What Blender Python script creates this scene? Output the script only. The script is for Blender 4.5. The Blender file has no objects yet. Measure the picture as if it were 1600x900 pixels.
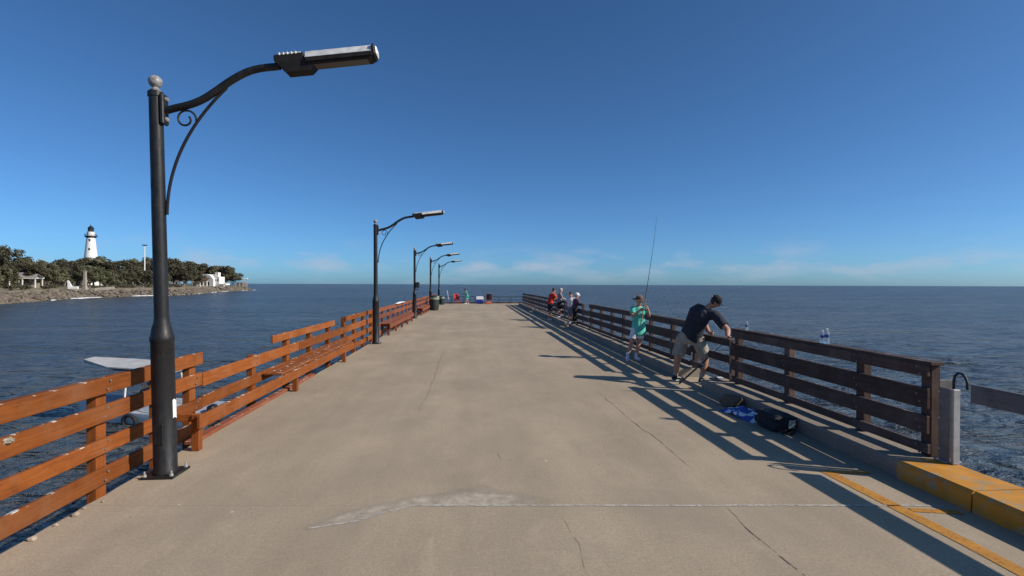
import bpy, bmesh, math, random
import numpy as np
from mathutils import Vector, Matrix, Quaternion, noise as mnoise
R = math.radians
random.seed(7)
scene = bpy.context.scene
col = scene.collection

# ------------------------------------------------------------------ camera
cam_data = bpy.data.cameras.new('camera')
cam_data.lens = 18.0
cam_data.sensor_width = 36.0
cam_data.clip_start = 0.05
cam_data.clip_end = 90000.0
cam = bpy.data.objects.new('camera', cam_data)
col.objects.link(cam)
YAW, PITCH, ROLL, CAM_H = R(4.3), R(-0.39), R(0.2), 1.9
fw = Vector((math.sin(YAW)*math.cos(PITCH), math.cos(YAW)*math.cos(PITCH), math.sin(PITCH)))
r0 = Vector((math.cos(YAW), -math.sin(YAW), 0))
u0 = r0.cross(fw)
rt = r0*math.cos(ROLL) + u0*math.sin(ROLL)
up = rt.cross(fw)
cam.matrix_world = Matrix(((rt.x, up.x, -fw.x, 0), (rt.y, up.y, -fw.y, 0), (rt.z, up.z, -fw.z, CAM_H), (0, 0, 0, 1)))
scene.camera = cam

# ------------------------------------------------------------------ world
SUN_EL = R(32.5)
SUN_XY = Vector((1.0, -0.36)).normalized()          # horizontal direction towards the sun
SUN_AZ = math.atan2(SUN_XY.x, SUN_XY.y)             # clockwise from +Y
world = bpy.data.worlds.new('World')
scene.world = world
world.use_nodes = True
wt = world.node_tree
wn, wl = wt.nodes, wt.links
wn.clear()
sky = wn.new('ShaderNodeTexSky')
sky.sky_type = 'NISHITA'
sky.sun_disc = False
sky.sun_elevation = SUN_EL
sky.sun_rotation = SUN_AZ
sky.altitude = 0
sky.air_density = 0.6
sky.dust_density = 0.7
sky.ozone_density = 6.0
hs = wn.new('ShaderNodeHueSaturation')
hs.inputs['Saturation'].default_value = 1.0
tint = wn.new('ShaderNodeMixRGB'); tint.blend_type = 'MULTIPLY'; tint.inputs['Fac'].default_value = 1.0
tint.inputs['Color2'].default_value = (0.68, 0.97, 1.07, 1)
wl.new(sky.outputs[0], tint.inputs['Color1'])
wl.new(tint.outputs[0], hs.inputs['Color'])
# low fair-weather clouds above the horizon
tc = wn.new('ShaderNodeTexCoord')
mp = wn.new('ShaderNodeMapping')
mp.inputs['Scale'].default_value = (9, 9, 30)
mp.inputs['Location'].default_value = (15.703, 2.668, 29.458)
nz = wn.new('ShaderNodeTexNoise')
nz.inputs['Scale'].default_value = 1.0
nz.inputs['Detail'].default_value = 7
nz.inputs['Roughness'].default_value = 0.55
sep = wn.new('ShaderNodeSeparateXYZ')
wl.new(tc.outputs['Generated'], mp.inputs['Vector'])
wl.new(mp.outputs[0], nz.inputs['Vector'])
wl.new(tc.outputs['Generated'], sep.inputs[0])
cr = wn.new('ShaderNodeValToRGB')
cr.color_ramp.elements[0].position = 0.50
cr.color_ramp.elements[1].position = 0.70
wl.new(nz.outputs['Fac'], cr.inputs['Fac'])
er = wn.new('ShaderNodeValToRGB')                    # elevation band the clouds live in
e = er.color_ramp.elements
e[0].position = 0.0; e[0].color = (0.15, 0.15, 0.15, 1)
e[1].position = 0.085; e[1].color = (0, 0, 0, 1)
e.new(0.035).color = (1, 1, 1, 1)
e.new(0.055).color = (0.6, 0.6, 0.6, 1)
wl.new(sep.outputs['Z'], er.inputs['Fac'])
mu = wn.new('ShaderNodeMath'); mu.operation = 'MULTIPLY'
wl.new(cr.outputs[0], mu.inputs[0]); wl.new(er.outputs[0], mu.inputs[1])
mu2 = wn.new('ShaderNodeMath'); mu2.operation = 'MULTIPLY'; mu2.inputs[1].default_value = 0.6
wl.new(mu.outputs[0], mu2.inputs[0])
mix = wn.new('ShaderNodeMixRGB')
mix.inputs['Color2'].default_value = (4.0, 4.4, 5.4, 1)
wl.new(mu2.outputs[0], mix.inputs['Fac'])
wl.new(hs.outputs[0], mix.inputs['Color1'])
bg = wn.new('ShaderNodeBackground')
bg.inputs['Strength'].default_value = 0.116
wl.new(mix.outputs[0], bg.inputs['Color'])
wo = wn.new('ShaderNodeOutputWorld')
wl.new(bg.outputs[0], wo.inputs['Surface'])

sun_data = bpy.data.lights.new('sun', 'SUN')
sun_data.energy = 4.8
sun_data.angle = R(0.53)
sun_data.color = (1.0, 0.91, 0.79)
sun = bpy.data.objects.new('sun', sun_data)
col.objects.link(sun)
to_sun = Vector((SUN_XY.x*math.cos(SUN_EL), SUN_XY.y*math.cos(SUN_EL), math.sin(SUN_EL)))
sun.rotation_euler = to_sun.to_track_quat('Z', 'Y').to_euler()
sun.location = (30, -10, 30)

scene.view_settings.view_transform = 'Standard'
scene.view_settings.look = 'None'
scene.view_settings.exposure = 0.0
scene.view_settings.gamma = 1.0
scene.view_settings.use_curve_mapping = False
scene.render.engine = 'CYCLES'

# ------------------------------------------------------------------ materials
def new_mat(name):
    m = bpy.data.materials.new(name); m.use_nodes = True
    nt = m.node_tree
    return m, nt, nt.nodes, nt.links, nt.nodes['Principled BSDF']

def nd_noise(nt, vec, scale, detail=4, rough=0.55, dist=0.0):
    n = nt.nodes.new('ShaderNodeTexNoise')
    n.inputs['Scale'].default_value = scale; n.inputs['Detail'].default_value = detail
    n.inputs['Roughness'].default_value = rough; n.inputs['Distortion'].default_value = dist
    if vec is not None: nt.links.new(vec, n.inputs['Vector'])
    return n.outputs['Fac']

def nd_ramp(nt, fac, p0, c0, p1, c1):
    r = nt.nodes.new('ShaderNodeValToRGB')
    el = r.color_ramp.elements
    def c4(c): return (c, c, c, 1) if isinstance(c, (int, float)) else (*c, 1)
    el[0].position = p0; el[0].color = c4(c0); el[1].position = p1; el[1].color = c4(c1)
    nt.links.new(fac, r.inputs['Fac'])
    return r.outputs['Color']

def nd_mix(nt, fac, a, b, mode='MIX'):
    m = nt.nodes.new('ShaderNodeMixRGB'); m.blend_type = mode
    for s, v in ((m.inputs['Fac'], fac), (m.inputs['Color1'], a), (m.inputs['Color2'], b)):
        if isinstance(v, (int, float)): s.default_value = v
        elif isinstance(v, tuple): s.default_value = (*v, 1) if len(v) == 3 else v
        else: nt.links.new(v, s)
    return m.outputs['Color']

def nd_math(nt, op, a, b=None):
    m = nt.nodes.new('ShaderNodeMath'); m.operation = op
    for i, v in enumerate((a, b)):
        if v is None: continue
        if isinstance(v, (int, float)): m.inputs[i].default_value = v
        else: nt.links.new(v, m.inputs[i])
    return m.outputs[0]

def nd_coord(nt, which='Object', scale=(1, 1, 1), geo=False):
    if geo:
        g = nt.nodes.new('ShaderNodeNewGeometry'); src = g.outputs['Position']
    else:
        g = nt.nodes.new('ShaderNodeTexCoord'); src = g.outputs[which]
    mp = nt.nodes.new('ShaderNodeMapping'); mp.inputs['Scale'].default_value = scale
    nt.links.new(src, mp.inputs['Vector'])
    return mp.outputs[0]

def nd_bump(nt, bsdf, h, strength=0.3, dist=0.01, prev=None):
    b = nt.nodes.new('ShaderNodeBump')
    b.inputs['Strength'].default_value = strength; b.inputs['Distance'].default_value = dist
    nt.links.new(h, b.inputs['Height'])
    if prev is not None: nt.links.new(prev, b.inputs['Normal'])
    nt.links.new(b.outputs[0], bsdf.inputs['Normal'])
    return b.outputs[0]

def simple(name, c, rough=0.6, metal=0.0, var=0.15, scale=8.0, bump=0.0, spec=0.5):
    """one colour with procedural mottling"""
    m, nt, n, l, b = new_mat(name)
    v = nd_coord(nt)
    f = nd_noise(nt, v, scale, 4)
    lo = tuple(x*(1-var) for x in c); hi = tuple(min(1, x*(1+var)) for x in c)
    l.new(nd_ramp(nt, f, 0.3, lo, 0.7, hi), b.inputs['Base Color'])
    b.inputs['Roughness'].default_value = rough; b.inputs['Metallic'].default_value = metal
    b.inputs['Specular IOR Level'].default_value = spec
    if bump: nd_bump(nt, b, nd_noise(nt, v, scale*.8, 2, .4, 1.5) if bump > .8 else f, min(bump, .8), 0.035 if bump > .8 else 0.01)
    return m

def wood_mat(name, c, dark, worn, along=1, rough=0.8, drop=0.0):
    """stained timber, grain along a local axis, per-board tint, worn patches, optional droppings on top"""
    m, nt, n, l, b = new_mat(name)
    sc = [22, 22, 22]; sc[along] = 1.1
    oi = n.new('ShaderNodeObjectInfo')
    tcn = n.new('ShaderNodeTexCoord')
    off = n.new('ShaderNodeVectorMath'); off.operation = 'ADD'
    cmb = n.new('ShaderNodeCombineXYZ')
    rr = nd_math(nt, 'MULTIPLY', oi.outputs['Random'], 40.0)
    for i in range(3): l.new(rr, cmb.inputs[i])
    l.new(tcn.outputs['Object'], off.inputs[0]); l.new(cmb.outputs[0], off.inputs[1])
    mp = n.new('ShaderNodeMapping'); mp.inputs['Scale'].default_value = sc
    l.new(off.outputs[0], mp.inputs['Vector'])
    g = nd_noise(nt, mp.outputs[0], 1.6, 6, 0.6, 0.3)
    base = nd_ramp(nt, g, 0.28, dark, 0.62, c)
    split_ = nd_ramp(nt, nd_noise(nt, mp.outputs[0], 3.4, 3, 0.5), 0.27, 0.55, 0.34, 0.0)
    base = nd_mix(nt, split_, base, tuple(x*0.35 for x in dark))
    grime = nd_ramp(nt, nd_noise(nt, off.outputs[0], 5.5, 6, 0.7), 0.52, 0.0, 0.74, 0.5)
    base = nd_mix(nt, grime, base, tuple(x*0.55 for x in dark))
    blot = nd_noise(nt, off.outputs[0], 2.2, 5, 0.6)
    base = nd_mix(nt, nd_ramp(nt, blot, 0.50, 0.0, 0.72, 0.8), base, worn)
    bright = nd_math(nt, 'ADD', nd_math(nt, 'MULTIPLY', oi.outputs['Random'], 0.5), 0.75)
    hsv = n.new('ShaderNodeHueSaturation'); l.new(bright, hsv.inputs['Value']); l.new(base, hsv.inputs['Color'])
    base = hsv.outputs[0]
    if drop:
        geo = n.new('ShaderNodeNewGeometry'); sx = n.new('ShaderNodeSeparateXYZ'); l.new(geo.outputs['True Normal'], sx.inputs[0])
        spots = nd_ramp(nt, nd_noise(nt, off.outputs[0], 9.0, 3, 0.6), 0.60, 0.0, 0.66, 1.0)
        top = nd_ramp(nt, sx.outputs['Z'], 0.4, 0.0, 0.75, 1.0)
        base = nd_mix(nt, nd_math(nt, 'MULTIPLY', nd_math(nt, 'MULTIPLY', spots, top), drop), base, (0.62, 0.60, 0.56))
    l.new(base, b.inputs['Base Color'])
    b.inputs['Roughness'].default_value = rough; b.inputs['Specular IOR Level'].default_value = 0.22
    nd_bump(nt, b, g, 0.5, 0.005)
    return m

M = {}
M['wood_orange'] = wood_mat('orange_stained_timber', (0.275, 0.080, 0.015), (0.17, 0.046, 0.010), (0.27, 0.108, 0.045), drop=0.85)
M['wood_red'] = wood_mat('red_stained_timber', (0.24, 0.075, 0.036), (0.16, 0.048, 0.024), (0.25, 0.105, 0.062), drop=0.6)
M['wood_brown'] = wood_mat('brown_weathered_timber', (0.088, 0.060, 0.050), (0.05, 0.034, 0.030), (0.13, 0.10, 0.086), drop=0.25)
M['wood_orange_z'] = wood_mat('orange_stained_post', (0.25, 0.071, 0.014), (0.16, 0.043, 0.010), (0.23, 0.085, 0.03), along=2)
M['wood_red_z'] = wood_mat('red_stained_post', (0.23, 0.072, 0.035), (0.15, 0.046, 0.023), (0.23, 0.1, 0.058), along=2)
M['wood_brown_z'] = wood_mat('brown_weathered_post', (0.115, 0.072, 0.058), (0.07, 0.043, 0.035), (0.17, 0.12, 0.10), along=2)

def concrete(name, c, stain=1.0, rough=0.9):
    m, nt, n, l, b = new_mat(name)
    v = nd_coord(nt, geo=True)
    big = nd_noise(nt, v, 0.22, 5, 0.6)
    mid = nd_noise(nt, nd_coord(nt, geo=True, scale=(1.0, 0.45, 1)), 1.3, 6, 0.65)
    fine = nd_noise(nt, v, 38.0, 6, 0.7)
    grit = nd_noise(nt, v, 170.0, 2, 0.6)
    base = nd_ramp(nt, big, 0.3, tuple(x*(1-0.16*stain) for x in c), 0.7, tuple(x*(1+0.10*stain) for x in c))
    base = nd_mix(nt, 0.6, base, nd_ramp(nt, mid, 0.25, 0.66, 0.72, 1.1), 'MULTIPLY')
    base = nd_mix(nt, nd_ramp(nt, mid, 0.55, 0.0, 0.8, 0.35), base, (c[0]*1.02, c[1]*0.9, c[2]*0.86))
    base = nd_mix(nt, 0.75, base, nd_ramp(nt, fine, 0.3, 0.76, 0.7, 1.17), 'MULTIPLY')
    base = nd_mix(nt, 0.8, base, nd_ramp(nt, grit, 0.36, 0.62, 0.62, 1.2), 'MULTIPLY')
    st = nd_noise(nt, v, 0.75, 7, 0.68, 0.8)
    base = nd_mix(nt, nd_ramp(nt, st, 0.50, 0.0, 0.70, 0.6), base, (c[0]*.70, c[1]*.71, c[2]*.76))
    base = nd_mix(nt, nd_ramp(nt, nd_noise(nt, nd_coord(nt, geo=True, scale=(1.3, .5, 1)), 1.7, 6, .7, 1.2), 0.58, 0.0, 0.74, 0.4), base, (c[0]*1.15, c[1]*1.16, c[2]*1.2))
    # tyre and foot wear running along the pier
    wear = nd_noise(nt, nd_coord(nt, geo=True, scale=(1.6, 0.05, 1)), 1.0, 3, 0.6)
    base = nd_mix(nt, 0.55, base, nd_ramp(nt, wear, 0.3, 0.84, 0.7, 1.08), 'MULTIPLY')
    # small dark gum spots
    vo = n.new('ShaderNodeTexVoronoi'); vo.inputs['Scale'].default_value = 2.6; l.new(v, vo.inputs['Vector'])
    spot = nd_ramp(nt, vo.outputs['Distance'], 0.03, 0.5, 0.075, 0.0)
    base = nd_mix(nt, nd_math(nt, 'MULTIPLY', spot, nd_ramp(nt, nd_noise(nt, v, 0.9, 2), 0.5, 0.0, 0.6, 1.0)), base, tuple(x*0.45 for x in c))
    vo2 = n.new('ShaderNodeTexVoronoi'); vo2.inputs['Scale'].default_value = 1.7; vo2.inputs['Randomness'].default_value = 1.0
    l.new(nd_coord(nt, geo=True, scale=(1, 1, 0.001)), vo2.inputs['Vector'])
    wsp = nd_ramp(nt, nd_math(nt, 'ADD', vo2.outputs['Distance'], nd_math(nt, 'MULTIPLY', fine, 0.05)), 0.045, 0.8, 0.058, 0.0)
    base = nd_mix(nt, nd_math(nt, 'MULTIPLY', wsp, nd_ramp(nt, nd_noise(nt, v, 0.5, 3), 0.48, 0.0, 0.56, 1.0)), base, (0.62, 0.59, 0.54))
    l.new(base, b.inputs['Base Color'])
    b.inputs['Roughness'].default_value = rough; b.inputs['Specular IOR Level'].default_value = 0.25
    h = nd_math(nt, 'ADD', nd_math(nt, 'MULTIPLY', fine, 0.6), nd_math(nt, 'MULTIPLY', grit, 0.4))
    nd_bump(nt, b, h, 0.45, 0.006)
    return m
M['deck'] = concrete('deck_concrete', (0.45, 0.365, 0.262))
M['kerb'] = concrete('kerb_concrete', (0.36, 0.30, 0.235), 1.4)

def worn_paint(name, c, under, lo, hi, scale=14.0, transparent=False, fade=False):
    m, nt, n, l, b = new_mat(name)
    v = nd_coord(nt, geo=True)
    f = nd_noise(nt, v, scale, 8, 0.7)
    mask = nd_ramp(nt, f, lo, 1.0, hi, 0.0)
    tone = nd_ramp(nt, nd_noise(nt, v, 5.0, 4), 0.3, tuple(x*0.8 for x in c), 0.7, tuple(min(1, x*1.12) for x in c))
    b.inputs['Roughness'].default_value = 0.75
    nd_bump(nt, b, nd_noise(nt, v, 60, 4), 0.3, 0.005)
    if transparent:
        l.new(tone, b.inputs['Base Color'])
        if fade:
            an = n.new('ShaderNodeAttribute'); an.attribute_name = 'fade'; mask = nd_math(nt, 'MULTIPLY', mask, an.outputs['Fac'])
        l.new(mask, b.inputs['Alpha'])
    else:
        l.new(nd_mix(nt, mask, under, tone), b.inputs['Base Color'])
    return m
M['yellow_kerb'] = worn_paint('yellow_kerb_paint', (0.58, 0.245, 0.018), (0.36, 0.27, 0.15), 0.50, 0.62, 9)
M['yellow_line'] = worn_paint('yellow_line_paint', (0.50, 0.225, 0.032), (0, 0, 0), 0.52, 0.78, 22, True)
M['sealant'] = worn_paint('white_joint_sealant', (0.52, 0.48, 0.42), (0, 0, 0), 0.46, 0.66, 20, True)
M['patch'] = worn_paint('pale_mortar_skim', (0.49, 0.415, 0.32), (0, 0, 0), 0.40, 0.86, 8, True, True)
M['crack'] = worn_paint('crack_dirt', (0.16, 0.125, 0.095), (0, 0, 0), 0.48, 0.60, 7, True)
M['joint'] = simple('joint_dirt', (0.2, 0.165, 0.13), 0.95, var=0.3)

M['black_iron'] = simple('black_painted_iron', (0.013, 0.0125, 0.014), 0.42, 0.0, 0.3, 14, 0.08, 0.35)
def iron():
    m, nt, n, l, b = new_mat('salt_worn_black_iron')
    v = nd_coord(nt)
    base = nd_ramp(nt, nd_noise(nt, v, 6, 5), 0.3, (0.010, 0.010, 0.011), 0.7, (0.020, 0.019, 0.020))
    rust = nd_ramp(nt, nd_noise(nt, nd_coord(nt, scale=(1, 1, .35)), 17, 6, .7), 0.62, 0.0, 0.72, 0.7)
    base = nd_mix(nt, rust, base, (0.075, 0.036, 0.02))
    salt = nd_ramp(nt, nd_noise(nt, nd_coord(nt, scale=(1, 1, .15)), 9, 6, .7), 0.55, 0.0, 0.8, 0.35)
    base = nd_mix(nt, salt, base, (0.10, 0.10, 0.10))
    l.new(base, b.inputs['Base Color']); b.inputs['Specular IOR Level'].default_value = 0.35
    l.new(nd_ramp(nt, nd_noise(nt, v, 11, 4), 0.3, 0.34, 0.7, 0.6), b.inputs['Roughness'])
    nd_bump(nt, b, nd_noise(nt, v, 45, 3), 0.15, 0.004)
    return m
M['black_iron'] = iron()
M['finial'] = simple('weathered_finial_paint', (0.26, 0.25, 0.25), 0.45, 0.0, 0.5, 30)
M['alu'] = simple('cast_aluminium', (0.62, 0.61, 0.58), 0.5, 0.0, 0.25, 12)
M['alu_dark'] = simple('dark_lamp_casting', (0.022, 0.019, 0.018), 0.6, 0.0, 0.3, 12, 0.0, 0.2)
M['lens'] = simple('lamp_lens', (0.03, 0.028, 0.026), 0.3, 0.0, 0.1, 5)
M['white_paint'] = simple('white_paint', (0.78, 0.77, 0.74), 0.6, 0, 0.08, 3)
M['white_plastic'] = simple('white_plastic', (0.80, 0.80, 0.79), 0.35, 0, 0.05, 6)
M['paper'] = simple('white_sticker', (0.75, 0.74, 0.72), 0.6, 0, 0.12, 20)
M['galv'] = simple('galvanised_steel', (0.42, 0.41, 0.40), 0.5, 0.3, 0.2, 10)
M['steel_dark'] = simple('dull_grey_steel', (0.16, 0.15, 0.14), 0.6, 0.2, 0.25, 10)
M['gate_wood'] = wood_mat('grey_gate_board', (0.12, 0.12, 0.125), (0.08, 0.08, 0.083), (0.17, 0.17, 0.17))
M['bin_green'] = simple('dark_green_steel', (0.022, 0.032, 0.024), 0.55, 0.1, 0.3, 12)
M['bag_liner'] = simple('grey_bin_liner', (0.30, 0.33, 0.24), 0.35, 0, 0.3, 14, 0.3)
M['black_plastic'] = simple('black_plastic', (0.014, 0.014, 0.016), 0.42, 0, 0.3, 10)
M['dark_fabric'] = simple('dark_fabric', (0.022, 0.022, 0.026), 0.9, 0, 0.3, 25, 0.2)
M['blue_plastic'] = simple('blue_cooler_plastic', (0.02, 0.05, 0.30), 0.4, 0, 0.1, 6)
M['red_fabric'] = simple('red_canvas', (0.42, 0.035, 0.04), 0.85, 0, 0.2, 20, 0.2)
M['orange_fabric'] = simple('orange_fabric', (0.55, 0.14, 0.07), 0.8, 0, 0.2, 20, 0.2)
M['teal'] = simple('teal_cotton', (0.10, 0.50, 0.40), 0.9, 0, 0.22, 7, 0.9)
M['teal_dark'] = simple('teal_cotton_dark', (0.03, 0.22, 0.17), 0.9, 0, 0.25, 7, 0.9)
M['navy'] = simple('navy_cotton', (0.022, 0.024, 0.036), 0.9, 0, 0.3, 9, 0.9)
M['khaki'] = simple('khaki_cotton', (0.34, 0.30, 0.24), 0.9, 0, 0.16, 12, 0.9)
M['white_cotton'] = simple('white_cotton', (0.72, 0.72, 0.74), 0.9, 0, 0.1, 9, 0.9)
M['red_cotton'] = simple('red_cotton', (0.60, 0.035, 0.02), 0.9, 0, 0.18, 9, 0.9)
M['grey_cotton'] = simple('grey_cotton', (0.20, 0.20, 0.24), 0.9, 0, 0.2, 9, 0.9)
M['purple_cotton'] = simple('purple_cotton', (0.10, 0.05, 0.09), 0.9, 0, 0.2, 9, 0.9)
M['black_cotton'] = simple('black_cotton', (0.012, 0.012, 0.014), 0.9, 0, 0.25, 9, 0.9)
M['skin'] = simple('skin', (0.50, 0.27, 0.18), 0.55, 0, 0.1, 10)
M['skin_tan'] = simple('tanned_skin', (0.44, 0.22, 0.14), 0.55, 0, 0.1, 10)
M['hair_dark'] = simple('dark_hair', (0.02, 0.014, 0.010), 0.6, 0, 0.3, 40, 0.4)
M['hair_grey'] = simple('grey_hair', (0.40, 0.39, 0.38), 0.65, 0, 0.2, 40, 0.4)
M['straw'] = simple('woven_brown_hat', (0.15, 0.10, 0.075), 0.85, 0, 0.25, 60, 0.5)
M['eye'] = simple('dark_eye', (0.02, 0.015, 0.01), 0.2)
M['rod'] = simple('graphite_rod', (0.02, 0.022, 0.03), 0.35, 0.0, 0.2, 10)
M['cork'] = simple('cork_grip', (0.30, 0.19, 0.10), 0.9, 0, 0.25, 60, 0.3)
M['brown_rope'] = simple('brown_sacking', (0.17, 0.115, 0.075), 0.95, 0, 0.3, 30, 0.5)
M['roof_grey'] = simple('grey_shingle_roof', (0.24, 0.22, 0.20), 0.85, 0, 0.2, 1.5, 0.2)
M['villa'] = simple('white_stucco', (0.80, 0.77, 0.72), 0.85, 0, 0.06, 0.7)
M['villa_roof'] = simple('brown_tile_roof', (0.13, 0.07, 0.045), 0.85, 0, 0.25, 2.0, 0.3)
M['window_dark'] = simple('dark_window_glass', (0.02, 0.025, 0.03), 0.12)
M['bark'] = simple('grey_bark', (0.19, 0.155, 0.125), 0.9, 0, 0.3, 3.0, 0.5)
M['stone'] = simple('tan_stone', (0.34, 0.29, 0.235), 0.9, 0, 0.2, 0.8, 0.3)
M['rock'] = simple('shore_rock', (0.145, 0.118, 0.092), 0.95, 0, 0.45, 0.5, 0.5)
M['foam'] = simple('sea_foam', (0.80, 0.82, 0.84), 0.8, 0, 0.1, 3, 0.4)
M['hull'] = simple('white_gelcoat', (0.70, 0.70, 0.70), 0.35, 0, 0.08, 2)
M['boat_grey'] = simple('grey_canvas', (0.33, 0.35, 0.38), 0.8, 0, 0.12, 4)
M['canopy_white'] = simple('weathered_white_canopy', (0.42, 0.42, 0.42), 0.7, 0, 0.15, 3)
M['tyre'] = simple('black_rubber', (0.015, 0.015, 0.015), 0.8, 0, 0.2, 10)
M['led_grey'] = simple('grey_plank', (0.33, 0.31, 0.29), 0.85, 0, 0.2, 2)

def towel_mat():
    m, nt, n, l, b = new_mat('blue_white_printed_towel')
    v = nd_coord(nt)
    vo = n.new('ShaderNodeTexVoronoi'); vo.inputs['Scale'].default_value = 7; l.new(v, vo.inputs['Vector'])
    f = nd_math(nt, 'ADD', vo.outputs['Distance'], nd_math(nt, 'MULTIPLY', nd_noise(nt, v, 9, 3), 0.5))
    l.new(nd_ramp(nt, f, 0.66, (0.78, 0.80, 0.84), 0.72, (0.05, 0.11, 0.38)), b.inputs['Base Color'])
    b.inputs['Roughness'].default_value = 0.95
    nd_bump(nt, b, nd_noise(nt, v, 120, 2), 0.4, 0.004)
    return m
M['towel'] = towel_mat()

def foliage(name, c):
    m, nt, n, l, b = new_mat(name)
    oi = n.new('ShaderNodeObjectInfo')
    v = nd_coord(nt)
    f = nd_noise(nt, v, 0.45, 3)
    base = nd_ramp(nt, f, 0.3, tuple(x*0.6 for x in c), 0.7, tuple(x*1.4 for x in c))
    hsv = n.new('ShaderNodeHueSaturation')
    l.new(nd_math(nt, 'ADD', nd_math(nt, 'MULTIPLY', oi.outputs['Random'], 0.8), 0.6), hsv.inputs['Value'])
    l.new(nd_math(nt, 'ADD', nd_math(nt, 'MULTIPLY', oi.outputs['Random'], 0.05), 0.465), hsv.inputs['Hue'])
    l.new(base, hsv.inputs['Color']); l.new(hsv.outputs[0], b.inputs['Base Color'])
    b.inputs['Roughness'].default_value = 0.7; b.inputs['Specular IOR Level'].default_value = 0.2
    return m
M['leaf'] = foliage('oak_leaves', (0.085, 0.082, 0.046))
M['leaf2'] = foliage('shrub_leaves', (0.11, 0.105, 0.06))

def glass_bottle():
    m, nt, n, l, b = new_mat('clear_water_bottle')
    b.inputs['Base Color'].default_value = (0.86, 0.92, 0.98, 1)
    b.inputs['Transmission Weight'].default_value = 0.75
    b.inputs['Roughness'].default_value = 0.12; b.inputs['IOR'].default_value = 1.2
    return m
M['bottle'] = glass_bottle()
M['bottle_label'] = simple('blue_bottle_label', (0.03, 0.08, 0.28), 0.4)

def water():
    m, nt, n, l, b = new_mat('sea_water')
    v = nd_coord(nt, geo=True)
    patch = nd_noise(nt, nd_coord(nt, geo=True, scale=(0.010, 0.030, 1)), 1.0, 4, 0.6)
    l.new(nd_ramp(nt, patch, 0.3, (0.052, 0.070, 0.082), 0.72, (0.115, 0.124, 0.126)), b.inputs['Base Color'])
    b.inputs['Roughness'].default_value = 0.27
    b.inputs['IOR'].default_value = 1.33
    a1 = nd_noise(nt, nd_coord(nt, geo=True, scale=(0.16, 0.36, 1)), 1.0, 4, 0.6, 0.4)
    a2 = nd_noise(nt, nd_coord(nt, geo=True, scale=(0.8, 1.5, 1)), 1.0, 5, 0.62, 0.5)
    a3 = nd_noise(nt, nd_coord(nt, geo=True, scale=(4.5, 7.5, 1)), 1.0, 4, 0.6)
    a0 = nd_noise(nt, nd_coord(nt, geo=True, scale=(0.035, 0.11, 1)), 1.0, 4, 0.6, 0.6)
    p = nd_bump(nt, b, a0, 1.0, 8.0)
    p = nd_bump(nt, b, a1, 1.0, 2.4, p)
    p = nd_bump(nt, b, a2, 1.0, 0.75, p)
    nd_bump(nt, b, a3, 0.8, 0.11, p)
    return m
M['water'] = water()

def land_mat():
    m, nt, n, l, b = new_mat('shore_ground')
    v = nd_coord(nt, geo=True)
    f = nd_noise(nt, v, 0.12, 6, 0.65)
    base = nd_ramp(nt, f, 0.35, (0.15, 0.125, 0.075), 0.65, (0.30, 0.25, 0.175))
    f2 = nd_noise(nt, v, 0.7, 5, 0.7)
    base = nd_mix(nt, 0.6, base, nd_ramp(nt, f2, 0.3, 0.6, 0.7, 1.2), 'MULTIPLY')
    l.new(base, b.inputs['Base Color']); b.inputs['Roughness'].default_value = 0.95
    nd_bump(nt, b, f2, 0.6, 0.3)
    return m
M['land'] = land_mat()

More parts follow.
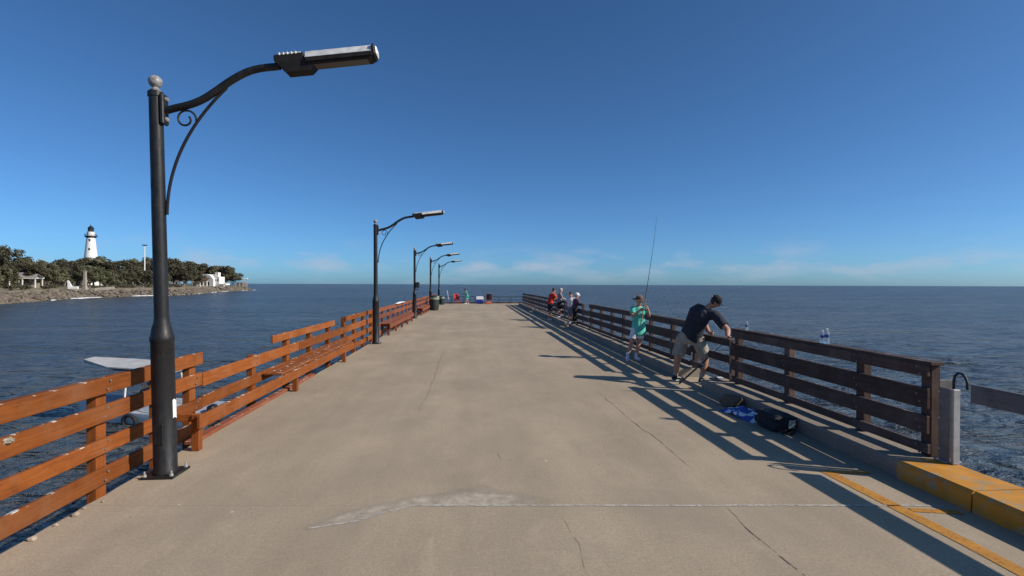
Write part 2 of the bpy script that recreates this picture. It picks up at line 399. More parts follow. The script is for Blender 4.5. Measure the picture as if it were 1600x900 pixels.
# ------------------------------------------------------------------ mesh helpers
class MB:
    def __init__(s): s.v = []; s.f = []
    def add(s, vs, fs):
        o = len(s.v); s.v += [tuple(p) for p in vs]; s.f += [tuple(i+o for i in q) for q in fs]; return s
    def box(s, c, d, bev=0.0, rot=None):
        bm = bmesh.new(); bmesh.ops.create_cube(bm, size=1.0)
        for v in bm.verts: v.co = Vector((v.co.x*d[0], v.co.y*d[1], v.co.z*d[2]))
        if bev: bmesh.ops.bevel(bm, geom=bm.edges[:], offset=bev, segments=1, affect='EDGES')
        bm.verts.index_update()
        q = rot or Matrix.Identity(3)
        s.add([q @ v.co + Vector(c) for v in bm.verts], [[v.index for v in f.verts] for f in bm.faces]); bm.free(); return s
    def tube(s, pts, rad, seg=10, lat=None):
        """loft of (elliptical) rings through pts, capped; rad: number, list, or list of (lateral, depth)"""
        pts = [Vector(p) for p in pts]; n = len(pts)
        if isinstance(rad, (int, float)): rad = [rad]*n
        rings = []; prev = None
        for i, p in enumerate(pts):
            t = (pts[min(i+1, n-1)] - pts[max(i-1, 0)]).normalized()
            if lat is not None: a = Vector(lat)
            elif prev is not None: a = prev
            else: a = Vector((0, 0, 1)) if abs(t.z) < 0.9 else Vector((1, 0, 0))
            a = (a - t*a.dot(t)).normalized(); prev = a; b = t.cross(a)
            ra, rb = rad[i] if isinstance(rad[i], (tuple, list)) else (rad[i], rad[i])
            rings.append([p + a*(ra*math.cos(2*math.pi*k/seg)) + b*(rb*math.sin(2*math.pi*k/seg)) for k in range(seg)])
        vs = [q for r in rings for q in r]; fs = []
        for i in range(n-1):
            for k in range(seg):
                k2 = (k+1) % seg
                fs.append((i*seg+k, i*seg+k2, (i+1)*seg+k2, (i+1)*seg+k))
        fs.append(tuple(reversed(range(seg)))); fs.append(tuple((n-1)*seg+k for k in range(seg)))
        return s.add(vs, fs)
    def lathe(s, prof, c=(0, 0, 0), seg=16):
        """prof: list of (radius, z)"""
        return s.tube([(c[0], c[1], c[2]+z) for r, z in prof], [max(r, 1e-4) for r, z in prof], seg, lat=(1, 0, 0))
    def ball(s, c, r, seg=12, n=8, lat=(1, 0, 0)):
        rx, ry, rz = (r, r, r) if isinstance(r, (int, float)) else r
        pts = []; rad = []
        for i in range(n+1):
            a = math.pi*i/n
            pts.append((c[0], c[1], c[2]-rz*math.cos(a))); k = max(math.sin(a), 0.02); rad.append((rx*k, ry*k))
        return s.tube(pts, rad, seg, lat=lat)
    def build(s, name, mat, parent=None, loc=(0, 0, 0), rot=None, smooth=False):
        me = bpy.data.meshes.new(name); me.from_pydata(s.v, [], s.f); me.update()
        bm = bmesh.new(); bm.from_mesh(me); bmesh.ops.recalc_face_normals(bm, faces=bm.faces[:]); bm.to_mesh(me); bm.free()
        me.materials.append(M[mat] if isinstance(mat, str) else mat)
        if smooth:
            me.polygons.foreach_set('use_smooth', [True]*len(me.polygons))
            try: me.set_sharp_from_angle(angle=R(40))
            except Exception: pass
        o = bpy.data.objects.new(name, me); col.objects.link(o)
        o.location = loc
        if rot: o.rotation_euler = rot
        if parent: o.parent = parent
        return o

def tag(o, label=None, cat=None, group=None, kind=None):
    if label: o['label'] = label
    if cat: o['category'] = cat
    if group: o['group'] = group
    if kind: o['kind'] = kind
    return o
def empty(name, loc=(0, 0, 0), rot=None, label=None, cat=None, group=None, kind=None):
    o = bpy.data.objects.new(name, None); col.objects.link(o); o.location = loc
    o.empty_display_size = 0.2
    if rot: o.rotation_euler = rot
    return tag(o, label, cat, group, kind)
def copy_tree(o, parent=None):
    c = o.copy(); col.objects.link(c); c.parent = parent
    for ch in list(o.children): copy_tree(ch, c)
    return c
_cache = {}
def board(name, d, mat, parent, loc, bev=0.006, rot=None):
    """a chamfered timber; boards of one size share a mesh"""
    key = (name, tuple(round(x, 3) for x in d), mat)
    if key not in _cache:
        o = MB().box((0, 0, 0), d, bev).build(name, mat); _cache[key] = o.data
    else:
        o = bpy.data.objects.new(name, _cache[key]); col.objects.link(o)
    o.location = loc; o.parent = parent
    if rot: o.rotation_euler = rot
    return o
def jit(a): return random.uniform(-a, a)

# ------------------------------------------------------------------ sea
WATER_Z = -4.0
def build_sea():
    rng = np.random.default_rng(3)
    dense = np.linspace(R(-62), R(62), 820)
    coarse = np.linspace(R(62), R(298), 40)[1:-1]
    ang = np.concatenate([dense, coarse]) + YAW
    rad = np.concatenate([[1.0], np.geomspace(4, 400, 330), np.geomspace(420, 60000, 40)])
    A, Rr = np.meshgrid(ang, rad)
    X = Rr*np.sin(A); Y = Rr*np.cos(A)
    Z = np.zeros_like(X)
    step = np.maximum(Rr*(dense[1]-dense[0]), Rr*0.0141)
    for i in range(60):
        L = 0.6*(8.0/0.6)**rng.random()
        th = R(200) + rng.normal(0, 0.55)
        k = 2*math.pi/L; amp = 0.0085*L**0.65
        ph = rng.random()*6.28
        s = np.sin(k*(X*math.sin(th)+Y*math.cos(th))+ph)
        Z += amp*(1-np.abs(s)*1.0)*np.clip((L/step-3)/6, 0, 1)
    na, nr = len(ang), len(rad)
    Z += WATER_Z - 0.12
    co = np.stack([X, Y, Z], -1).reshape(-1, 3)
    i = np.arange(nr-1)[:, None]; j = np.arange(na)[None, :]; j2 = (j+1) % na
    F = np.stack([i*na+j, (i+1)*na+j, (i+1)*na+j2, i*na+j2], -1).reshape(-1, 4)
    me = bpy.data.meshes.new('sea'); me.vertices.add(len(co)); me.vertices.foreach_set('co', co.ravel())
    me.loops.add(F.size); me.loops.foreach_set('vertex_index', F.ravel().astype(np.int32))
    me.polygons.add(len(F)); me.polygons.foreach_set('loop_start', np.arange(0, F.size, 4, dtype=np.int32))
    me.polygons.foreach_set('use_smooth', np.ones(len(F), bool))
    me.update(calc_edges=True); me.validate()
    me.flip_normals()
    me.materials.append(M['water'])
    o = bpy.data.objects.new('sea', me); col.objects.link(o); tag(o, kind='structure')
build_sea()

# ------------------------------------------------------------------ pier deck
DX0, DX1, DY0, DY1 = -3.30, 4.92, -7.0, 51.5
deck = empty('pier_deck', (0, 0, 0), kind='structure')
def jointY(x): return 4.43 - 0.068*(x+0.5)
def build_deck():
    joints = [lambda x: DY0, jointY, lambda x: 16.6, lambda x: 28.7, lambda x: 40.8, lambda x: DY1]
    g = 0.0012
    for k in range(5):
        ya, yb = joints[k], joints[k+1]
        b = MB()
        # the left edge is chipped near the camera: walk along it with small steps
        n = 60 if k < 2 else 24
        L = []
        for i in range(n+1):
            t = i/n; y = ya(DX0)+g + (yb(DX0)-g-ya(DX0)-g)*t
            c = (mnoise.noise((y*2.3, k, 0))*0.022 + max(0, mnoise.noise((y*5.1, 3, k)))*0.05) if y < 6 else mnoise.noise((y*1.7, k, 0))*0.012
            L.append((DX0 + (c if 0 < i < n else 0), y))
        Rr = [(DX1, ya(DX1)+g), (DX1, yb(DX1)-g)]
        top = [(x, y, 0.0) for x, y in reversed(L)] + [(x, y, 0.0) for x, y in Rr]
        m = len(top)
        vs = top + [(x, y, -0.35) for x, y, z in top]
        fs = [tuple(range(m)), tuple(reversed(range(m, 2*m)))] + [(i, i+m, (i+1) % m + m, (i+1) % m) for i in range(m)]
        b.add(vs, fs)
        b.build('concrete_slab', 'deck', deck)
    for k in range(1, 5):                                # dirt packed in the joints
        b = MB(); j = joints[k]
        b.add([(DX0+.02, j(DX0)-.02, -.012), (DX1-.02, j(DX1)-.02, -.012), (DX1-.02, j(DX1)+.02, -.012), (DX0+.02, j(DX0)+.02, -.012)], [(0, 1, 2, 3)])
        b.build('joint_filler', 'joint', deck)
build_deck()

def ribbon(name, pts, w, mat, z, step=0.07, rough=0.3, wob=0.0, seed=0):
    """a thin irregular strip lying on the deck: cracks, sealant, paint"""
    b = MB(); P = []
    pts = [Vector((*p, 0)) for p in pts]
    for a, c in zip(pts, pts[1:]):
        n = max(2, int((c-a).length/step))
        for i in range(n): P.append(a+(c-a)*(i/n))
    P.append(pts[-1]); vs = []; N = len(P)
    for i, p in enumerate(P):
        t = (P[min(i+1, N-1)]-P[max(i-1, 0)]).normalized(); s = Vector((-t.y, t.x, 0))
        off = wob*(mnoise.noise((i*step*1.1, seed, 0))+0.6*mnoise.noise((i*step*4.3, seed, 5)))
        k = w/2*(1+rough*mnoise.noise((i*step*6, seed, 9))*2)
        if mat == 'crack': k *= min(1, 4*min(i, N-1-i)/max(1, N-1)+0.15)
        for q in (-1, 1):
            e = p + s*(off+q*k); vs.append((e.x, e.y, z))
    b.add(vs, [(2*i, 2*i+1, 2*i+3, 2*i+2) for i in range(N-1)])
    return b.build(name, mat, deck)
ribbon('crack', [(-0.80, 7.6), (-0.78, 10.2), (-0.84, 12.6), (-0.80, 15.5)], 0.008, 'crack', 0.003, wob=0.035, rough=0.5, seed=1)
ribbon('crack', [(2.22, 9.1), (2.20, 7.3), (2.27, 6.0), (2.25, 5.0)], 0.008, 'crack', 0.003, wob=0.035, rough=0.5, seed=2)
ribbon('crack', [(2.16, 4.22), (2.13, 3.7), (2.17, 3.2), (2.1, 2.6)], 0.008, 'crack', 0.003, wob=0.022, rough=0.5, seed=3)
ribbon('crack', [(-0.79, 17.5), (-0.83, 22.0), (-0.79, 28.0)], 0.008, 'crack', 0.003, wob=0.03, rough=0.5, seed=4)
ribbon('crack', [(2.2, 17.5), (2.22, 20.0), (2.18, 24.0)], 0.008, 'crack', 0.003, wob=0.03, rough=0.5, seed=5)
ribbon('crack', [(0.72, 4.2), (0.78, 3.7), (0.74, 3.3)], 0.0025, 'crack', 0.003, wob=0.02, rough=0.5, seed=6)
ribbon('crack', [(0.28, 5.8), (0.3, 5.5)], 0.004, 'crack', 0.003, wob=0.02, rough=0.5, seed=7)
s1 = ribbon('joint_sealant', [(-1.28, 4.06), (-0.95, 4.16), (-0.75, 4.30), (-0.5, jointY(-0.5)), (1.2, jointY(1.2)), (3.1, jointY(3.1)), (4.05, jointY(4.05))], 0.028, 'sealant', 0.004, wob=0.006, rough=0.4, seed=8, step=0.04)
s1['label'] = 'white sealant along the cross joint of the deck'
def mortar_patch():
    low = [(-1.30, 4.03), (-1.05, 4.12), (-0.8, 4.26), (-0.5, 4.42), (0.1, 4.40), (0.75, 4.36)]
    upp = [(-1.30, 4.14), (-1.05, 4.40), (-0.8, 4.53), (-0.5, 4.66), (0.08, 4.85), (0.75, 4.50)]
    b = MB(); vs = []; fade = []; nu, nv = 60, 8
    def lerp(P, t):
        x = -1.30 + 2.05*t
        for a, c in zip(P, P[1:]):
            if a[0] <= x <= c[0]+1e-6: return a[1]+(c[1]-a[1])*(x-a[0])/(c[0]-a[0])
        return P[-1][1]
    for i in range(nu+1):
        t = i/nu; x = -1.30+2.05*t; y0 = lerp(low, t); y1 = lerp(upp, t) + 0.05*mnoise.noise((x*5, 1, 0)) + 0.02*mnoise.noise((x*19, 1, 0))
        for j in range(nv+1):
            vs.append((x, y0+(y1-y0)*j/nv, 0.0025)); fade.append(max(0, min(1, (1-j/nv)*2.2))*min(1, 5*t+.3, 5*(1-t)))
    b.add(vs, [(i*(nv+1)+j, (i+1)*(nv+1)+j, (i+1)*(nv+1)+j+1, i*(nv+1)+j+1) for i in range(nu) for j in range(nv)])
    o = b.build('mortar_patch', 'patch', deck); at = o.data.attributes.new('fade', 'FLOAT', 'POINT'); at.data.foreach_set('value', fade); o['label'] = 'pale worn mortar skim beside the cross joint'
mortar_patch()
ribbon('painted_line', [(3.60, 4.98), (3.62, 4.3), (3.64, 3.5), (3.62, 2.2), (3.62, 0.2)], 0.125, 'yellow_line', 0.004, rough=0.03, seed=11, step=.2)['label'] = 'faded yellow line painted along the kerb'
ribbon('painted_line', [(3.665, 4.93), (4.02, 4.90)], 0.075, 'yellow_line', 0.0045, rough=0.03, seed=12)
ribbon('painted_line', [(3.70, 4.06), (4.08, 3.98)], 0.075, 'yellow_line', 0.0045, rough=0.03, seed=13)
ribbon('painted_line', [(3.70, 2.9), (4.08, 2.84)], 0.075, 'yellow_line', 0.0045, rough=0.03, seed=14)

# small debris and broken concrete at the left edge
def chunk(r, seed, flat=0.6):
    bm = bmesh.new(); bmesh.ops.create_icosphere(bm, subdivisions=1, radius=r)
    for v in bm.verts:
        v.co *= 1+0.35*mnoise.noise(v.co*3/r*0.4+Vector((seed*7.1, 0, 0))); v.co.z *= flat
    b = MB(); bm.verts.index_update(); b.add([v.co.copy() for v in bm.verts], [[v.index for v in f.verts] for f in bm.faces]); bm.free(); return b
for i, (x, y, r) in enumerate([(-3.24, 4.02, .03), (-3.25, 4.25, .02), (-3.23, 4.42, .032), (-3.26, 4.55, .018), (-3.2, 4.68, .014), (-2.75, 4.35, .010)]):
    o = chunk(r, i).build('concrete_chunk', 'deck', loc=(x, y, r*0.4), rot=(0, 0, i*1.3))
    tag(o, 'loose crumb of concrete on the deck by the near orange fence', 'rubble', 'crumbs of concrete by the near fence')

# kerb with scupper gaps
def kerb_seg(y0, y1, mat='kerb', x0=4.20, x1=4.72, h=0.175, label=None):
    b = MB(); n = max(2, int((y1-y0)/0.35)); vs = []
    prof = [(x0, 0.001), (x0+0.004, h-0.03), (x0+0.03, h), (x1-0.02, h), (x1, h-0.02), (x1, 0.001)]
    for i in range(n+1):
        y = y0+(y1-y0)*i/n
        for (x, z) in prof:
            q = 0.013*mnoise.noise((x*3, y*3.1, z*5)) if z > .01 else 0
            vs.append((x+q, y, z+q*0.6))
    m = len(prof)
    fs = [(i*m+j, (i+1)*m+j, (i+1)*m+(j+1) % m, i*m+(j+1) % m) for i in range(n) for j in range(m)]
    fs += [tuple(range(m)), tuple(reversed(range(n*m, n*m+m)))]
    o = b.add(vs, fs).build('kerb_segment', mat, deck)
    if label: o['label'] = label
for a, c in [(4.76, 9.15), (10.25, 14.4), (14.42, 18.6), (18.62, 22.4), (23.3, 29.0), (29.02, 35.4), (36.3, 42), (42.02, 47.6)]:
    kerb_seg(a, c)
for a, c in [(3.99, 4.745), (2.2, 3.975), (0.2, 2.185), (-3.0, 0.185)]:
    kerb_seg(a, c, 'yellow_kerb', 4.17, 4.69, 0.18, 'yellow painted length of kerb')

# ------------------------------------------------------------------ fences
WD = 0.040
def run_rails(parent, x, spans, z0, z1, mat, face=1, th=WD, jx=0.006):
    for (y0, y1) in spans:
        board('rail', (th, y1-y0, z1-z0), mat, parent, (x+jit(jx), (y0+y1)/2, (z0+z1)/2+jit(0.008)), rot=(jit(0.002), 0, jit(0.0012)))
def split(y0, y1, step):
    out = []; y = y0
    while y < y1-0.3:
        e = min(y+step, y1)
        if y1-e < 0.6: e = y1
        out.append((y+0.004, e-0.004)); y = e
    return out
def post(parent, x, y, z0, z1, mat, d=(0.09, 0.13)):
    board('post', (d[0], d[1], z1-z0), mat, parent, (x+jit(.004), y, (z0+z1)/2), rot=(0, 0, jit(0.03)))

RX = -3.42                      # rail plane, left side
LR = [(0.88, 1.03), (0.62, 0.78), (0.33, 0.47), (0.03, 0.19)]
fa = empty('wooden_fence', (RX, 3.0, 0), label='near orange timber fence with four broad boards, left of the closest lamp post', cat='fence', group='orange timber fences on the left side')
fa_in = lambda x: x-RX
for z0, z1 in LR: run_rails(fa, 0, [(-6-3, -2.2-3), (-2.19-3, 1.6-3), (1.61-3, 6.0-3)], z0, z1, 'wood_orange', th=0.085 if z1 > 1 else WD)
for y in (-5.2, -3.8, -2.4, -1.0, 0.5, 2.0, 3.5, 5.02, 5.93): post(fa, -0.07, y-3.0, -0.3, 1.0, 'wood_orange_z')
fb = empty('wooden_fence', (RX, 6.0, 0), label='short orange timber fence end with four boards just right of the closest lamp post', cat='fence', group='orange timber fences on the left side')
for z0, z1 in LR: run_rails(fb, 0, [(6.02-6, 6.72-6)], z0, z1, 'wood_orange')
for y in (6.05, 6.58): post(fb, -0.07, y-6, -0.3, 1.02, 'wood_orange_z')
fc = empty('wooden_fence', (RX, 10.0, 0), label='long orange timber fence with missing top boards running past the second lamp post', cat='fence', group='orange timber fences on the left side')
run_rails(fc, 0, [(9.0-10, 12.9-10)], 0.87, 1.0, 'wood_orange')
run_rails(fc, 0, [(14.0-10, 18.0-10)], 0.89, 1.03, 'wood_orange')
run_rails(fc, 0, [(6.74-10, 10.3-10), (10.31-10, 14.2-10), (14.21-10, 18.0-10)], 0.60, 0.77, 'wood_orange')
run_rails(fc, 0, [(6.74-10, 10.3-10), (10.31-10, 14.2-10), (14.21-10, 18.0-10)], 0.33, 0.48, 'wood_orange')
run_rails(fc, 0, [(13.4-10, 18.0-10)], 0.05, 0.19, 'wood_orange')
for i, y in enumerate((8.35, 9.85, 11.2, 12.6, 14.06, 15.3, 16.5, 17.8)): post(fc, -0.07, y-10, -0.3, 0.78 if i == 0 else 1.0, 'wood_orange_z')
board('edge_board', (0.11, 4.6, 0.045), 'wood_red', fc, (0.10, 8.55-10, 0.026))
fd = empty('wooden_fence', (RX, 30.0, 0), label='far reddish timber fence behind the benches, left side of the pier', cat='fence', group='orange timber fences on the left side')
for z0, z1 in LR: run_rails(fd, 0, [(a-30, b-30) for a, b in split(18.4, 46.5, 4.1)], z0, z1, 'wood_red')
y = 18.6
while y < 46.6: post(fd, -0.07, y-30, -0.3, 1.0, 'wood_red_z'); y += 1.39

# right side
BX = 4.58
RR = [(0.985, 1.105), (0.66, 0.87), (0.41, 0.59), (0.20, 0.30)]
ra = empty('wooden_fence', (BX, 6.5, 0.18), label='dark brown timber railing on the kerb nearest the yellow kerb, with bottles on top', cat='fence', group='brown timber railings on the right kerb')
for z0, z1 in RR: run_rails(ra, -0.02, [(4.80-6.5, 8.72-6.5)], z0-.18, z1-.18, 'wood_brown')
board('cap_board', (0.15, 3.98, 0.035), 'wood_brown', ra, (0.035, 6.75-6.5, 1.122-.18))
for y in (4.86, 5.76, 7.18, 8.62): post(ra, 0.055, y-6.5, 0.0, 0.92, 'wood_brown_z', (0.10, 0.12))
rb = empty('wooden_fence', (BX, 14, 0.18), label='brown timber railing on the right kerb behind the two anglers', cat='fence', group='brown timber railings on the right kerb')
for k, (z0, z1) in enumerate(RR):
    sp = split(10.45, 19.95, 4.75)
    if k == 0: z0, z1 = 0.99, 1.10
    run_rails(rb, -0.02, [(a-14, b-14) for a, b in sp], z0-.18, z1-.18, 'wood_brown')
run_rails(rb, -0.02, [(8.78-14, 10.44-14)], .80-.18, .90-.18, 'wood_brown')
run_rails(rb, -0.02, [(8.78-14, 10.44-14)], .50-.18, .64-.18, 'wood_brown')
run_rails(rb, -0.02, [(8.78-14, 10.44-14)], .22-.18, .33-.18, 'wood_brown')
board('cap_board', (0.14, 1.66, 0.03), 'wood_brown', rb, (0.03, 9.61-14, 0.917-.18))
board('cap_board', (0.14, 9.5, 0.03), 'wood_brown', rb, (0.03, 15.2-14, 1.117-.18))
for i, y in enumerate((10.38, 11.6, 13.05, 14.3, 15.5, 16.85, 18.3, 19.85)): post(rb, 0.055, y-14, -0.2 if i == 0 else 0.0, 0.90, 'wood_brown_z', (0.09, 0.11))
post(rb, 0.055, 8.84-14, -0.18, 0.70, 'wood_brown_z', (0.09, 0.07))
rc = empty('wooden_fence', (BX, 34, 0.18), label='far brown timber railing on the right kerb behind the group of four people', cat='fence', group='brown timber railings on the right kerb')
for k, (z0, z1) in enumerate(RR):
    run_rails(rc, -0.02, [(a-34, b-34) for a, b in ([(20.0, 21.3)] if k else [])] + [(a-34, b-34) for a, b in split(21.3, 47.2, 4.3)], z0-.18, z1-.18, 'wood_brown')
y = 21.35
while y < 47.3: post(rc, 0.055, y-34, 0.0 if not (22.3 < y < 23.4 or 35.3 < y < 36.4) else -0.18, 0.92, 'wood_brown_z', (0.09, 0.11)); y += 1.44
# gate post, board and hook at the opening
gp = empty('gate_post', (4.62, 4.68, 0.185), label='grey galvanised gate post with a black cane-shaped hook at the railing end', cat='post')
MB().box((0, 0, 0.395), (0.13, 0.012, 0.79), 0.003).build('plate', 'steel_dark', gp, loc=(0.03, 0.035, 0))
MB().box((0, 0, 0.36), (0.010, 0.11, 0.72), 0.003).build('side_plate', 'steel_dark', gp, loc=(-0.036, -0.03, 0))
MB().box((0, 0, 0.36), (0.07, 0.035, 0.72), 0.004).build('channel', 'galv', gp, loc=(0.008, -0.095, 0))
MB().box((0, 0, 0), (0.16, 0.14, 0.012), 0.002).build('base_plate', 'galv', gp, loc=(0.02, 0, 0.006))
MB().tube([(0.055, -0.03, 0.60), (0.055, -0.03, 0.78), (0.055, -0.04, 0.84), (0.055, -0.075, 0.875), (0.055, -0.12, 0.87), (0.055, -0.15, 0.84), (0.055, -0.165, 0.79), (0.055, -0.168, 0.73)], 0.0115, 10).build('hook', 'black_iron', gp, smooth=True)
for z in (0.12, 0.42, 0.68): MB().lathe([(0.012, 0), (0.012, 0.012)], seg=6).build('bolt', 'galv', gp, loc=(-0.04, 0.02, z), rot=(0, R(-90), 0))
gt = empty('gate_board', (4.66, 4.45, 0.0), label='single dark board closing the opening beside the yellow kerb', cat='gate')
board('board', (0.045, 5.2, 0.17), 'gate_wood', gt, (0, -2.6, 0.895))
board('stanchion', (0.06, 0.06, 0.80), 'gate_wood', gt, (0.06, -2.55, 0.59))
board('stanchion', (0.06, 0.06, 0.80), 'gate_wood', gt, (0.06, -5.1, 0.59))

# end-of-pier rail
er_ = empty('end_railing', (0, 51.3, 0), label='low dark pipe railing across the far end of the pier', cat='railing')
MB().tube([(-3.3, 0, .66), (4.9, 0, .66)], 0.025, 8).build('top_pipe', 'black_iron', er_)
MB().tube([(-3.3, 0, .36), (4.9, 0, .36)], 0.014, 8).build('middle_pipe', 'black_iron', er_)
for i in range(8): MB().tube([(-3.3+i*1.17, 0, 0), (-3.3+i*1.17, 0, .66)], 0.025, 8).build('post', 'black_iron', er_)
MB().box((0.8, 0.12, 0.07), (8.2, 0.12, 0.14), 0.01).build('toe_board', 'wood_brown', er_)

def bolts(parent, x, ys, zs, dirx, y0, z0):
    for y in ys:
        for z in zs:
            for k in (-.03, .03):
                key = ('bolt', dirx)
                if key not in _cache: o = MB().tube([(0, 0, 0), (dirx*.007, 0, 0), (dirx*.010, 0, 0)], [.012, .012, .006], 8).build('bolt', 'steel_dark'); _cache[key] = o.data
                else: o = bpy.data.objects.new('bolt', _cache[key]); col.objects.link(o)
                o.parent = parent; o.location = (x, y-y0+k*.6, z-z0+k*1.2)
MID = [(a+b)/2 for a, b in LR]
bolts(fa, .022, (3.5, 5.02), MID[1:], 1, 3.0, 0); bolts(fa, .045, (3.5, 5.02), MID[:1], 1, 3.0, 0)
bolts(fb, .022, (6.58,), MID, 1, 6.0, 0)
bolts(fc, .022, (8.35, 9.85, 11.2, 12.6), (.685,), 1, 10.0, 0)
bolts(ra, -.042, (4.9, 5.76, 7.18, 8.62), [(a+b)/2 for a, b in RR], -1, 6.5, .18)

# ------------------------------------------------------------------ benches
def bench(y0, y1, label, seat0=None, mat='wood_red', legs=None):
    b = empty('bench', (RX, y0, 0), label=label, cat='bench', group='timber benches along the left fence')
    s0 = y0 if seat0 is None else seat0
    L = y1-y0
    board('fascia', (0.04, L, 0.155), mat, b, (0.36, L/2, 0.345))
    for k, x in enumerate((0.10, 0.20, 0.30)):
        board('seat_board', (0.088, y1-s0, 0.035), mat, b, (x+jit(.002), (s0+y1)/2-y0, 0.442+jit(.004)))
    for y in (legs or [0.15+i*(L-0.3)/max(1, round(L/1.7)) for i in range(round(L/1.7)+1)]):
        board('leg', (0.085, 0.085, 0.41), mat+'_z', b, (0.285, y, 0.208))
        board('bearer', (0.26, 0.05, 0.09), mat, b, (0.16, y, 0.375))
    return b
bench(5.95, 13.3, 'long orange bench against the fence between the two closest lamp posts', 8.5, 'wood_orange', [0.12, 3.35, 6.75])
bench(19.1, 26.6, 'red timber bench with stout legs just past the second lamp post')
bench(31.2, 36.2, 'red timber bench between the third lamp post and the green bins')

# ------------------------------------------------------------------ lamp posts
def make_lamp():
    r = empty('street_lamp', (0, 0, 0))
    MB().box((0, 0, 0.012), (0.31, 0.31, 0.024), 0.004).build('base_plate', 'black_iron', r)
    for sx in (-1, 1):
        for sy in (-1, 1):
            MB().lathe([(0.018, 0), (0.018, 0.02), (0.008, 0.02), (0.008, 0.05)], seg=6).build('anchor_bolt', 'galv', r, loc=(sx*.125, sy*.125, .024))
    MB().lathe([(0.112, 0.024), (0.112, 0.05), (0.103, 0.065), (0.101, 1.32), (0.107, 1.33), (0.107, 1.37), (0.100, 1.385), (0.086, 1.46), (0.070, 1.52), (0.067, 1.56)], seg=28).build('pole_base', 'black_iron', r, smooth=True)
    pole = MB().lathe([(0.064, 1.50), (0.060, 3.74), (0.069, 3.745), (0.069, 3.79), (0.05, 3.80)], seg=24).build('pole', 'black_iron', r, smooth=True)
    MB().box((0.0, -0.1005, 0.42), (0.085, 0.012, 0.20), 0.004).build('access_door', 'black_iron', r)
    MB().lathe([(0.045, 3.795), (0.05, 3.81), (0.03, 3.825), (0.022, 3.845)], seg=16).build('cap', 'finial', r, smooth=True)
    MB().ball((0, 0, 3.895), 0.062, 18, 12).build('finial', 'finial', r, smooth=True)
    MB().box((0.075, 0, 3.62), (0.04, 0.10, 0.30), 0.01).build('arm_bracket', 'black_iron', r)
    for z in (3.52, 3.60, 3.72): MB().ball((0.10, 0, z), 0.025, 8, 6).build('bracket_bolt', 'finial', r, smooth=True)
    arm = []
    ctrl = [(0.06, 3.60), (0.18, 3.635), (0.32, 3.67), (0.45, 3.725), (0.58, 3.81), (0.72, 3.91), (0.86, 3.99), (1.00, 4.035), (1.20, 4.06)]
    for i in range(len(ctrl)-1):
        p0 = ctrl[max(i-1, 0)]; p1 = ctrl[i]; p2 = ctrl[i+1]; p3 = ctrl[min(i+2, len(ctrl)-1)]
        for t in (0, .25, .5, .75):
            f = lambda a, b, c, d: 0.5*((2*b)+(-a+c)*t+(2*a-5*b+4*c-d)*t*t+(-a+3*b-3*c+d)*t**3)
            arm.append((f(p0[0], p1[0], p2[0], p3[0]), 0, f(p0[1], p1[1], p2[1], p3[1])))
    arm.append((1.20, 0, 4.06))
    MB().tube(arm, 0.036, 14).build('arm', 'black_iron', r, smooth=True)
    br = []
    for i in range(25):
        t = i/24; a = (0.078, 2.58); b_ = (0.10, 3.28); c = (0.68, 3.84)
        br.append(((1-t)**2*a[0]+2*t*(1-t)*b_[0]+t*t*c[0], 0, (1-t)**2*a[1]+2*t*(1-t)*b_[1]+t*t*c[1]))
    MB().tube(br, 0.015, 8).build('brace', 'black_iron', r, smooth=True)
    sc = []
    for i in range(34):
        a = R(-30) + i/33*R(430); rad = 0.105*(1-0.62*i/33)
        sc.append((0.28+rad*math.cos(a), 0, 3.525+rad*math.sin(a)))
    MB().tube(sc, 0.010, 7).build('scroll', 'black_iron', r, smooth=True)
    # luminaire, tipped up a little
    h = empty('lamp_head', (1.18, 0, 4.05), (0, R(-6.5), 0)); h.parent = r
    MB().box((0.14, 0, 0.06), (0.30, 0.15, 0.075), 0.012).build('arm_clamp', 'alu_dark', h)
    MB().box((0.16, 0, 0.1), (0.20, 0.11, 0.03), 0.01).build('clamp_cover', 'alu', h)
    for x in (0.05, 0.09, 0.13, 0.17, 0.21): MB().box((x, 0, 0.098), (0.016, 0.15, 0.03), 0.004).build('cooling_fin', 'alu', h)
    MB().add([(0.0, -.085, .03), (0.44, -.085, .03), (0.44, .085, .03), (0.0, .085, .03), (0.09, -.07, -.085), (0.32, -.07, -.085), (0.32, .07, -.085), (0.09, .07, -.085)],
             [(0, 1, 2, 3), (7, 6, 5, 4), (0, 4, 5, 1), (1, 5, 6, 2), (2, 6, 7, 3), (3, 7, 4, 0)]).build('driver_box', 'alu_dark', h)
    hb = MB(); prof = [(-.092, -.003), (-.096, .028), (-.090, .045), (-.055, .105), (-.03, .116), (.03, .116), (.055, .105), (.090, .045), (.096, .028), (.092, -.003)]
    vs = [(0.30, y, z) for y, z in prof] + [(0.955, y, z) for y, z in prof]; m = len(prof)
    hb.add(vs, [(j, (j+1) % m, (j+1) % m+m, j+m) for j in range(m)] + [tuple(range(m)), tuple(reversed(range(m, 2*m)))])
    hb.build('housing', 'alu', h)
    MB().box((0.63, 0, 0.010), (0.66, 0.198, 0.045), 0.004).build('lower_housing', 'alu_dark', h)
    MB().box((0.63, 0, -0.018), (0.62, 0.165, 0.024), 0.004).build('lens_frame', 'alu_dark', h)
    MB().box((0.63, 0, -0.032), (0.55, 0.13, 0.008), 0.002).build('lens', 'lens', h)
    MB().box((0.972, 0, 0.048), (0.03, 0.20, 0.125), 0.02).build('end_cap', 'alu_dark', h)
    MB().box((0.994, 0, 0.05), (0.02, 0.14, 0.085), 0.012).build('end_plate', 'white_plastic', h)
    return r
lamp0 = make_lamp()
